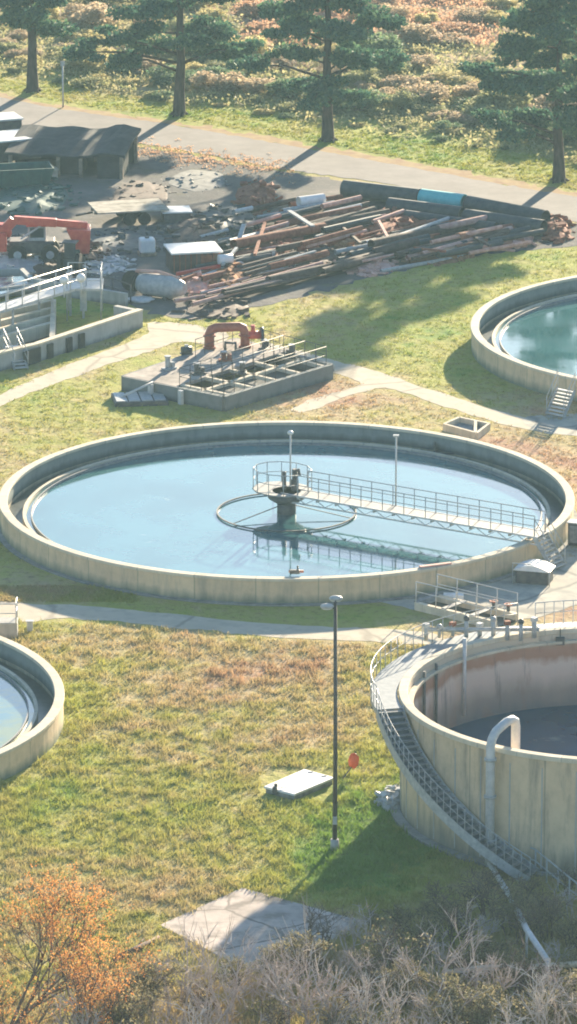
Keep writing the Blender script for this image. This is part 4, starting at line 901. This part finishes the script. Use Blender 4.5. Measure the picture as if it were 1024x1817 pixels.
# white slab
o = G(530, 1402); t = thing('concrete_hatch', 'thick bright white slab lying on the lawn left of the lamp pole', 'slab', o)
q = [G(x, y, .3) - o for x, y in ((468, 1396), (540, 1365), (594, 1380), (522, 1410))]
MB().prism([(p.x, p.y) for p in q], .22, .32).build('cover', M['white'], t, bevel=.02)
MB().prism([(p.x * .94, p.y * .94) for p in q], 0, .22).build('frame', M['conc_grey'], t)
for f_ in (.25, .75):
    p = q[1].lerp(q[2], f_) * .9; MB().box((p.x, p.y, .335), (.22, .1, .03), .4).build('hinge', M['steel'], t)
p = (q[0] + q[3]) / 2 * .75; MB().tube([(p.x - .12, p.y, .32), (p.x - .12, p.y, .38), (p.x + .12, p.y, .38), (p.x + .12, p.y, .32)], .015, 5).build('handle', M['steel_d'], t)
p = q[0].lerp(q[3], .4); m = MB(); m.box((p.x - .05, p.y - .05, .3), (.22, .22, .34)); m.tube([(p.x, p.y, .4), (p.x, p.y, .6)], .08, 8); m.build('latch_post', M['steel_d'], t, bevel=.02)
t = thing('orange_marker', 'small orange marker flag on a stake right of the lamp pole', 'marker', G(618, 1378)); MB().tube([(-.25, -.3, 0), (.22, 0, .55)], .03, 6).build('stake', M['steel_d'], t)
MB().ball((.25, 0, .75), .3, 9, 6, (.85, .5, 1.2), .12).build('flag', M['orange'], t)
heap('rubble_heap', 'heap of pale stones and hose against the left foot of the tall tank', 694, 1420, .75, 1.6, .55, 'steel', 45, 21, s0=.1, s1=.3)
sheet('concrete_pad', [(284, 1643), (430, 1577), (642, 1636), (480, 1745)], .05, M['pad'], 0, 1, False, .12)
o = [x for x in bpy.data.objects if x.name == 'concrete_pad'][0]; del o['kind']; tag(o, 'old stained concrete pad set in the near lawn, half in shadow', 'concrete pad')
t = thing('fallen_log', 'dark fallen log left of the concrete pad', 'log', G(240, 1685)); MB().tube([G(203, 1703, .1) - G(240, 1685), G(240, 1685, .14) - G(240, 1685), G(282, 1663, .1) - G(240, 1685)], [.14, .13, .08], 10).build('log_body', M['twig2'], t); 
MB().tube([(.1, 0, .14), (.35, .5, .3)], [.05, .02], 6).build('branch_stub', M['twig2'], t)
t = thing('fallen_log', 'long pale fallen trunk lying level in the brush at the lower right edge', 'log', G(900, 1716)); oo = G(900, 1716)
MB().tube([G(785, 1726, .9) - oo, G(860, 1717, .95) - oo, G(950, 1716, .95) - oo, G(1040, 1709, 1.0) - oo], [.09, .12, .13, .12], 10).build('log_body', M['woodp'], t); MB().tube([G(850, 1718, 1) - oo, G(830, 1735, .3) - oo], [.06, .03], 6).build('branch_stub', M['woodp'], t)
t = thing('marker_stake', 'short white stake in the lawn by the far rim of the left edge tank', 'stake', G(53, 1120)); MB().box((0, 0, .25), (.3, .2, .5)).build('stake_body', M['steel_w'], t, bevel=.04); MB().box((0, 0, .52), (.36, .26, .05)).build('cap', M['steel_w'], t)
o = G(8, 1128); t = thing('valve_box', 'grey steps and valve box behind the tank at the left edge', 'valve box', o)
MB().box((0, 0, .4), (1.3, 1.0, .8)).build('box_body', M['conc_grey'], t, bevel=.03); MB().rail([(-.6, -.6, .8), (.6, -.6, .8), (.6, .5, .8)], 1.0, .9, .03).build('railing', M['steel_w'], t)
# dark wall stub/base trench of main tank: footing
MB().ring(14.95, 15.25, -.1, .08).build('footing', M['conc_grey'], T1)

# ------------------------------------------------------------------ vegetation
def leaves_np(centers, radii, n_each, size, rng, squash=(1, 1, 1), shell=.35):
    """clouds of small bent quads round centres"""
    tot = int(sum(n_each)); cen = np.repeat(np.array(centers), n_each, 0); rad = np.repeat(np.array(radii), n_each)
    d = rng.normal(size=(tot, 3)); d /= np.linalg.norm(d, axis=1)[:, None]
    rr = rad * (rng.random(tot) ** shell); p = cen + d * rr[:, None] * np.array(squash)
    u = rng.normal(size=(tot, 3)); u /= np.linalg.norm(u, axis=1)[:, None]
    v = np.cross(u, rng.normal(size=(tot, 3))); v /= np.linalg.norm(v, axis=1)[:, None]
    s = (size * rng.uniform(.55, 1.4, tot))[:, None]
    V = np.stack([p - u * s * .5, p + v * s * .28, p + u * s * .5, p - v * s * .28], 1).reshape(-1, 3)
    Fc = np.arange(tot * 4).reshape(-1, 4); return V, Fc
def branch_rec(mb, p, d, L, r, depth, rg, ends, sides=4, spread=.6, up=.15, kids=3):
    p = Vector(p); d = Vector(d).normalized(); pts = [p.copy()]; q = p.copy(); n = 3
    for i in range(n):
        d = (d + Vector((rg.gauss(0, .14), rg.gauss(0, .14), rg.gauss(0, .1) + up * .25))).normalized(); q = q + d * (L / n); pts.append(q.copy())
    mb.tube(pts, [r * (1 - .55 * i / n) for i in range(n + 1)], sides, False)
    ends.append(q.copy())
    if depth == 0: return
    for k in range(kids):
        f = rg.uniform(.35, 1); bp = pts[0].lerp(pts[-1], f) if f < 1 else pts[-1]
        idx = min(n - 1, int(f * n)); bp = pts[idx].lerp(pts[idx + 1], f * n - idx)
        nd = (d + Vector((rg.gauss(0, spread), rg.gauss(0, spread), rg.gauss(0, spread * .6) + up))).normalized()
        branch_rec(mb, bp, nd, L * rg.uniform(.5, .8), max(r * .55, .013), depth - 1, rg, ends, 3, spread, up, kids)

def pine(px, py, h, wdt, label, seed, cb=.22, lean=0, pads=None):
    rg = random.Random(seed); rng = np.random.default_rng(seed); base = G(px, py)
    t = thing('pine_tree', label, 'tree', base, 0, 'row of pines along the road')
    tr = MB(); pts = [(lean * (k / 8) ** 1.5 + (rg.gauss(0, .06) if 0 < k else 0), rg.gauss(0, .05), h * k / 8) for k in range(9)]
    tr.tube([(0, 0, -.2), (0, 0, .05)] + pts[1:], [.55, .46] + [.36 * (1 - k / 8.6) + .03 for k in range(1, 9)], 12)
    for k in range(5): a_ = k * 1.26 + .3; tr.tube([(0, 0, .45), (.45 * math.cos(a_), .45 * math.sin(a_), .08), (.8 * math.cos(a_), .8 * math.sin(a_), -.08)], [.2, .14, .05], 6)
    centers = []; radii = []
    def at(z): 
        k = min(7, int(z / h * 8)); f = z / h * 8 - k; return Vector(pts[k]).lerp(Vector(pts[k + 1]), f)
    nb = 24; lim = MB()
    for i in range(nb):
        f = cb + (1 - cb) * (i / nb) ** .9; z = h * f; a_ = i * 2.4 + rg.uniform(-.4, .4)
        reach = wdt * (.62 + .38 * math.sin(min(1, (f - cb) / .35) * 1.57)) * (1 - max(0, f - .5) * 1.5) * rg.uniform(.55, 1.05)
        reach = max(.6, reach); p0 = at(z); d = Vector((math.cos(a_), math.sin(a_), 0))
        droop = rg.uniform(-.10, .16); mid = p0 + d * reach * .55 + Vector((0, 0, reach * (.1 + droop))); end = p0 + d * reach + Vector((0, 0, reach * (droop * 1.3 + .02)))
        lim.tube([p0, mid, end], [.1 * (1 - f * .6), .06, .02], 5)
        n = int(3 + reach * 1.4)
        for k in range(n):
            g_ = .35 + .65 * (k + .5) / n; q = (p0.lerp(mid, g_ / .55) if g_ < .55 else mid.lerp(end, (g_ - .55) / .45)) + Vector((rg.gauss(0, .45), rg.gauss(0, .45), rg.gauss(.05, .2)))
            centers.append(tuple(q)); radii.append(rg.uniform(.5, 1.15))
    for (dx, dy, z, r_) in (pads or []):
        for k in range(7): centers.append((dx + rg.gauss(0, r_ * .45), dy + rg.gauss(0, r_ * .45), z + rg.gauss(0, .2))); radii.append(rg.uniform(.5, .9))
        p0 = at(max(1.5, z - 1)); lim.tube([p0, p0.lerp(Vector((dx, dy, z)), .6) + Vector((0, 0, .3)), (dx, dy, z)], [.12, .08, .03], 5)
    tro = tr.build('trunk', M['bark'], t); lim.build('limb', M['bark'], t)
    V, Fc = leaves_np(centers, radii, [int(185 * r_ ** 2 + 40) for r_ in radii], .34, rng, (1.15, 1.15, .42), .45)
    link('crown', np_mesh('crown', V, Fc, M['pine']), t); return t
pine(58, 162, 13.5, 3.9, 'leftmost pine of the row along the road', 31, .32, -.3)
pine(318, 204, 14.5, 5.6, 'broad pine second from the left, reaching over the roadside grass', 32, .24, .2, [(-6.2, -1, 4.6, 1.3), (-5.0, 0, 5.2, 1.6), (-3.6, -.5, 4.0, 1.2), (4.2, 0, 4.6, 1.3)])
pine(582, 250, 14.5, 5.0, 'pine third from the left, behind the middle of the pipe pile', 33, .2, .1, [(4, .5, 5.4, 1.2), (-4.6, 0, 5.2, 1.3)])
pine(992, 322, 13.5, 5.4, 'rightmost pine, standing apart from the others above the road', 34, .25, -.2, [(-5.2, -.5, 7.4, 1.3), (-4.2, 0, 4.1, 1.2), (-2.6, -.8, 3.4, 1.0)])

def shrub_proto(seed, mk, rad, h, n=26, leaf_s=.3, stems=True, dens=60):
    rg = random.Random(seed); rng = np.random.default_rng(seed)
    cs = []; rs = []
    for i in range(n):
        a_ = rg.uniform(0, 6.28); q = math.sqrt(rg.random()) * rad * .8; z = h * rg.uniform(.15, .95) * (1 - .45 * (q / rad) ** 2)
        cs.append((q * math.cos(a_), q * math.sin(a_), z)); rs.append(rg.uniform(.18, .42) * rad)
    V, Fc = leaves_np(cs, rs, [max(8, int(dens * (r_ / .5))) for r_ in rs], leaf_s, rng, (1, 1, .75), .5)
    V[:, 2] = np.maximum(V[:, 2], .02)
    fo = np_mesh('foliage', V, Fc, M[mk]); mb = MB()
    for c in cs[:10]: mb.tube([(c[0] * .1, c[1] * .1, 0), (c[0] * .6, c[1] * .6, c[2] * .5), c], [.05, .035, .015], 4, False)
    me = bpy.data.meshes.new('stem'); me.from_pydata(mb.v, [], mb.f); me.materials.append(M['twig2'])
    return fo, me
SH = {}
for mk in ('olive', 'darkg', 'tan', 'yellow', 'rustl'):
    SH[mk] = [shrub_proto(100 + hash(mk) % 1 + i * 7 + len(mk), mk, 1.7, 1.8 if mk != 'rustl' else 1.1, 30, .24, dens=95) for i in range(3)]
words = {'olive': 'olive green', 'darkg': 'dark green', 'tan': 'dry pinkish tan', 'yellow': 'straw yellow', 'rustl': 'rusty orange'}
def put_shrub(x, y, mk, sc, rz, label, group, cat='shrub', zs=1.0):
    fo, st = SH[mk][rnd.randrange(3)]
    t = thing('scrub_bush', label, cat, (x, y, 0), rz, group); t.scale = (sc, sc, sc * zs); link('foliage', fo, t); link('stem', st, t)
# scrub beyond the verge: rows follow the verge's back edge
def back_edge_y(px): return np.interp(px, [-300, 0, 110, 300, 512, 700, 1024, 1300], [70, 128, 150, 182, 210, 243, 288, 330])
sr = random.Random(5); cnt = 0
for row in range(14):
    for i in range(19):
        px = -90 + i * 66 + sr.uniform(-30, 30); off = 7 + row * (13 + row * .65) + sr.uniform(-5, 5)
        py = back_edge_y(px) - off
        if py < -55: continue
        p = G(px, py)
        # kind by zone of the photo
        if py < 75 and 440 < px < 870: mk = sr.choice(['rustl', 'tan', 'tan', 'yellow'])
        elif 690 < px < 860 and 60 < py < 185: mk = sr.choice(['tan', 'tan', 'tan', 'yellow'])
        elif px < 260 and py < 110: mk = sr.choice(['tan', 'tan', 'olive', 'yellow'])
        elif row < 2: mk = sr.choice(['darkg', 'olive', 'yellow', 'olive'])
        else: mk = sr.choice(['olive', 'olive', 'darkg', 'yellow', 'yellow', 'tan'])
        sc = sr.choice([.5, .7, .85, 1.0, 1.35]) * sr.uniform(.85, 1.15) * (1 if row > 1 else .5)
        col = int(np.clip(np.searchsorted([190, 450, 790], px), 0, 3))
        zone = ['behind the leftmost pine', 'behind the second pine', 'behind the third pine', 'between the third and rightmost pines'][col]
        depth = 'at the near edge of the scrub' if row < 2 else ('in the middle of the scrub' if row < 6 else 'far back in the scrub')
        put_shrub(p.x, p.y, mk, sc, sr.uniform(0, 6.28), f'{words[mk]} bush {depth} {zone}', 'bushes in the scrub beyond the road', zs=sr.uniform(.32, .7)); cnt += 1
# scrub undergrowth, one uncountable mass
rng = np.random.default_rng(77); cs = []
for i in range(2600):
    px = rng.uniform(-60, 1090); py = back_edge_y(px) - rng.uniform(0, 300) ** 1.0 
    if py < -60: continue
    p = G(px, py); cs.append((p.x, p.y, .15))
cs2 = [c for c in cs if 430 < P(c)[0] < 880 and P(c)[1] < 80]; cs = [c for c in cs if not (430 < P(c)[0] < 880 and P(c)[1] < 80)]
V, Fc = leaves_np(cs2, [1.2] * len(cs2), [40] * len(cs2), .26, rng, (1, 1, .4), .6); V[:, 2] = np.maximum(V[:, 2], .02)
tag(link('undergrowth', np_mesh('undergrowth', V, Fc, M['rustl'])), 'rusty orange low growth on the field at the top centre', 'undergrowth', kind='stuff')
V, Fc = leaves_np(cs, [1.1] * len(cs), [26] * len(cs), .26, rng, (1, 1, .4), .6); V[:, 2] = np.maximum(V[:, 2], .02)
tag(link('undergrowth', np_mesh('undergrowth', V, Fc, M['under'])), 'straw coloured undergrowth covering the ground between the bushes beyond the road', 'undergrowth', kind='stuff')

# grass: uncountable
def grass(name, n, region, hmin, hmax, wd, seed, label, keep=None, B=5, sp=.11):
    rng = np.random.default_rng(seed); x0, y0, x1, y1 = region
    px = rng.uniform(x0, x1, n); py = rng.uniform(y0, y1, n); P0 = []
    for a, b in zip(px, py):
        if keep and not keep(a, b): continue
        p = G(a, b); P0.append((p.x, p.y, 0))
    P0 = np.array(P0); n = len(P0)
    base = np.repeat(P0, B, 0); base[:, :2] += rng.normal(size=(n * B, 2)) * sp
    h = np.repeat(rng.uniform(hmin, hmax, n), B) * rng.uniform(.6, 1.2, n * B)
    a = rng.uniform(0, 2 * np.pi, n * B); u = np.stack([np.cos(a), np.sin(a), 0 * a], 1) * wd
    ln = np.stack([rng.normal(0, .5, n * B), rng.normal(0, .5, n * B), np.ones(n * B)], 1) * h[:, None]
    V = np.stack([base - u, base + u, base + ln], 1).reshape(-1, 3); Fc = np.arange(n * B * 3).reshape(-1, 3)
    return tag(link(name, np_mesh(name, V, Fc, M['blade'])), label, 'grass', kind='stuff')
pad_poly = [(284, 1643), (430, 1577), (642, 1636), (480, 1745)]
def inpoly(x, y, poly):
    c = False; n = len(poly)
    for i in range(n):
        (x1, y1), (x2, y2) = poly[i], poly[(i + 1) % n]
        if (y1 > y) != (y2 > y) and x < (x2 - x1) * (y - y1) / (y2 - y1) + x1: c = not c
    return c
PATHS = []
def clear(x, y):
    p = G(x, y)
    for c, r_ in ((c1, 15.1), (c2, 15.1), (c3, 15.1), (cT, 10.2)):
        if (p.x - c.x) ** 2 + (p.y - c.y) ** 2 < r_ * r_: return False
    if inpoly(x, y, pad_poly): return False
    if 463 < x < 600 and 1362 < y < 1420: return False
    return True
def near_keep(x, y):
    if y < 1150:
        yb = np.interp(x, [0, 150, 300, 470, 600, 780], [1103, 1100, 1114, 1131, 1138, 1144])
        if y < yb + 2: return False
    return clear(x, y)
grass('grass', 30000, (-20, 1105, 1044, 1860), .07, .2, .022, 1, 'clumpy green and straw coloured grass of the near lawn', near_keep)
def mid_keep(x, y):
    if not clear(x, y): return False
    lp = [[(-60, 722), (0, 700), (140, 640), (262, 590), (262, 574), (300, 572), (400, 590), (400, 606), (320, 608), (215, 640), (70, 692), (0, 720), (-60, 742)],
          [(470, 608), (600, 642), (660, 656), (830, 712), (960, 744), (1100, 750), (1100, 785), (940, 764), (790, 722), (700, 692), (670, 690), (545, 732), (515, 727), (640, 682), (540, 642), (480, 622)],
          [(215, 640), (418, 605), (590, 650), (590, 665), (390, 720), (190, 722)], [(-40, 570), (249, 520), (251, 582), (-40, 690)], [(788, 745), (870, 750), (870, 785), (788, 775)]]
    if any(inpoly(x, y, q) for q in lp): return False
    yb = np.interp(x, [0, 250, 330, 430, 540, 700, 860, 1024], [530, 552, 570, 556, 528, 486, 456, 440])
    return y > yb
grass('grass_tufts', 4200, (-20, 1105, 1044, 1860), .16, .36, .03, 21, 'taller rough tufts scattered over the near lawn', near_keep, 16, .17)
grass('grass', 14000, (-20, 440, 1044, 1000), .06, .16, .03, 2, 'short green and dry grass between the tanks and the pipe yard', mid_keep)
grass('grass', 2500, (-20, 1040, 240, 1076), .05, .14, .03, 3, 'parched grass strip between the large tank and the lower path', lambda x, y: clear(x, y) and y < 1068)
def verge_keep(x, y): e_ = back_edge_y(x); ro_ = np.interp(x, [0, 150, 300, 500, 712, 912, 1024], [160, 188, 208, 242, 280, 318, 337]); return e_ < y < ro_
grass('grass', 16000, (-20, 120, 1044, 350), .05, .16, .045, 4, 'bright yellow green grass verge along the road under the pines', verge_keep)

# fallen leaves along the near road edge
rng = np.random.default_rng(9); cs = []
for i in range(420):
    px = rng.uniform(225, 520); py = np.interp(px, [225, 520], [262, 305]) + rng.normal(0, 9); p = G(px, py); cs.append((p.x, p.y, .06))
V, Fc = leaves_np(cs, [.3] * len(cs), [6] * len(cs), .14, rng, (1, 1, .15)); V[:, 2] = np.maximum(V[:, 2], .03)
tag(link('fallen_leaves', np_mesh('fallen_leaves', V, Fc, M['rustl'])), 'reddish fallen leaves littering the yard edge beside the road', 'leaves', kind='stuff')

# foreground brush
def bare_proto(seed, h, mk, stems=9, leaf_k=None, lean=0, kids=3, nl=10, sprd=.75):
    rg = random.Random(seed); rng = np.random.default_rng(seed); mb = MB(); ends = []
    for i in range(stems):
        a_ = rg.uniform(0, 6.28); d = Vector((math.cos(a_) * rg.uniform(.1, .55) + lean, math.sin(a_) * rg.uniform(.1, .55), 1))
        branch_rec(mb, (.25 * math.cos(a_), .25 * math.sin(a_), 0), d, h * rg.uniform(.38, .6), rg.uniform(.03, .06), 3, rg, ends, 5, sprd, .12, kids)
    me = bpy.data.meshes.new('branches'); me.from_pydata(mb.v, [], mb.f); me.materials.append(M[mk])
    lv = None
    if leaf_k:
        e_ = [tuple(x) for x in ends if x.z > .2]; V, Fc = leaves_np(e_, [.22] * len(e_), [nl] * len(e_), .085, rng, (1, 1, .8), .6); lv = np_mesh('foliage', V, Fc, M[leaf_k])
    return me, lv
BP = [bare_proto(201, 3.2, 'twig', 5, sprd=.8), bare_proto(202, 2.4, 'twig2', 6, sprd=.95), bare_proto(203, 2.4, 'twig2', 7, 'brush', nl=2), bare_proto(204, 2.0, 'twig2', 9, 'brush', nl=6), bare_proto(205, 3.6, 'twig', 4, sprd=.6), bare_proto(206, 2.6, 'twigp', 5, sprd=.9), bare_proto(207, 2.2, 'twig', 6, sprd=.7)]
def put_brush(px, py, k, sc, label, group, name='bare_shrub', lean=None):
    me, lv = BP[k]; t = thing(name, label, 'shrub', G(px, py), rnd.uniform(0, 6.28), group); t.scale = (sc, sc, sc * rnd.uniform(.85, 1.1)); link('branches', me, t)
    if lv: link('foliage', lv, t)
br = random.Random(13); names = ['bare grey shrub', 'low dark brown shrub', 'sparsely leaved brown shrub', 'olive leaved shrub', 'tall thin grey shrub', 'pale bleached shrub', 'spreading grey shrub']
for row, (py, xa, xb, st) in enumerate([(1640, 650, 1060, 52), (1690, 560, 1060, 50), (1745, 420, 1060, 50), (1800, 250, 1060, 52), (1855, 120, 1060, 50), (1920, 60, 1060, 55), (1990, 0, 1060, 60)]):
    x = xa
    while x < xb:
        k = br.choice([0, 1, 4, 5, 6, 2, 3] if row > 2 else [2, 3, 3, 1, 6]); sc = br.uniform(.75, 1.1) * (1 if row < 3 else 1.3)
        if 640 < x < 760 and row < 2: sc *= .6
        side = 'in the right corner' if x > 820 else ('below the concrete pad' if x < 620 else 'in the middle')
        rw = 'at the back of the brush' if row < 2 else ('halfway down the brush' if row < 4 else 'at the very front of the brush')
        put_brush(x + br.uniform(-18, 18), py + br.uniform(-16, 16), k, sc, f'{names[k]} {rw}, {side}', 'brush in the foreground'); x += st
for x, y, sc in ((860, 1590, .55), (930, 1600, .6), (1000, 1590, .6), (780, 1610, .5)): put_brush(x, y, 2, sc, f'small brown shrub growing close to the foot of the tall tank', 'brush in the foreground')
grass('brush_litter', 9000, (150, 1640, 1044, 1990), .25, .6, .03, 31, 'tangled dry stalks and weeds under the foreground shrubs', lambda x, y: y > np.interp(x, [150, 400, 640, 1044], [1850, 1760, 1650, 1600]), 6, .2)
# slender saplings over the pad
for i, (x, lb) in enumerate([(322, 'left of three thin bare saplings in front of the concrete pad'), (360, 'middle of three thin bare saplings in front of the concrete pad'), (545, 'right of three thin bare saplings in front of the concrete pad')]):
    rg = random.Random(300 + i); mb = MB(); en = []; branch_rec(mb, (0, 0, 0), (rg.uniform(-.05, .2), 0, 1), 3.6, .035, 2, rg, en, 5, .3, .4, 3)
    t = thing('sapling', lb, 'tree', G(x, 1840)); mb.build('trunk', M['twig'], t)
# orange autumn tree
def autumn(px, py, label, seed, h, lean, crown):
    rg = random.Random(seed); rng = np.random.default_rng(seed); mb = MB(); en = []
    for i in range(4):
        d = Vector((lean + rg.uniform(-.25, .3), rg.uniform(-.25, .25), 1)); branch_rec(mb, (rg.uniform(-.2, .2), rg.uniform(-.2, .2), 0), d, h * .55, .075, 3, rg, en, 6, .42, .22, 4)
    t = thing('autumn_tree', label, 'tree', G(px, py)); mb.build('trunk', M['twig2'], t)
    e_ = [tuple(x) for x in en if x.z > h * .34]; V, Fc = leaves_np(e_, [.36] * len(e_), [int(crown * 1.4)] * len(e_), .085, rng, (1, 1, .8), .6); link('crown', np_mesh('crown', V, Fc, M['fall']), t)
autumn(10, 1830, 'orange leaved autumn tree leaning right at the lower left corner', 401, 6.6, .38, 13)
autumn(150, 1890, 'smaller thin leaved orange tree right of the leaning one, lower left', 402, 4.6, .15, 8)
autumn(-30, 1950, 'bare orange tipped tree cut by the lower left corner', 403, 5.0, .1, 5)

# ------------------------------------------------------------------ haze
hz = bpy.data.materials.new('haze_air'); hz.use_nodes = True; n_ = hz.node_tree; n_.nodes.remove(n_.nodes['Principled BSDF'])
pv = n_.nodes.new('ShaderNodeVolumePrincipled'); pv.inputs['Color'].default_value = (.58, .88, 1.0, 1); pv.inputs['Density'].default_value = .00014; pv.inputs['Anisotropy'].default_value = .2
n_.links.new(pv.outputs[0], n_.nodes['Material Output'].inputs['Volume'])
tag(MB().box((0, 850, 44.5), (2860, 2360, 91)).build('haze', hz), 'pale blue haze filling the air over the whole works', 'haze', kind='stuff')
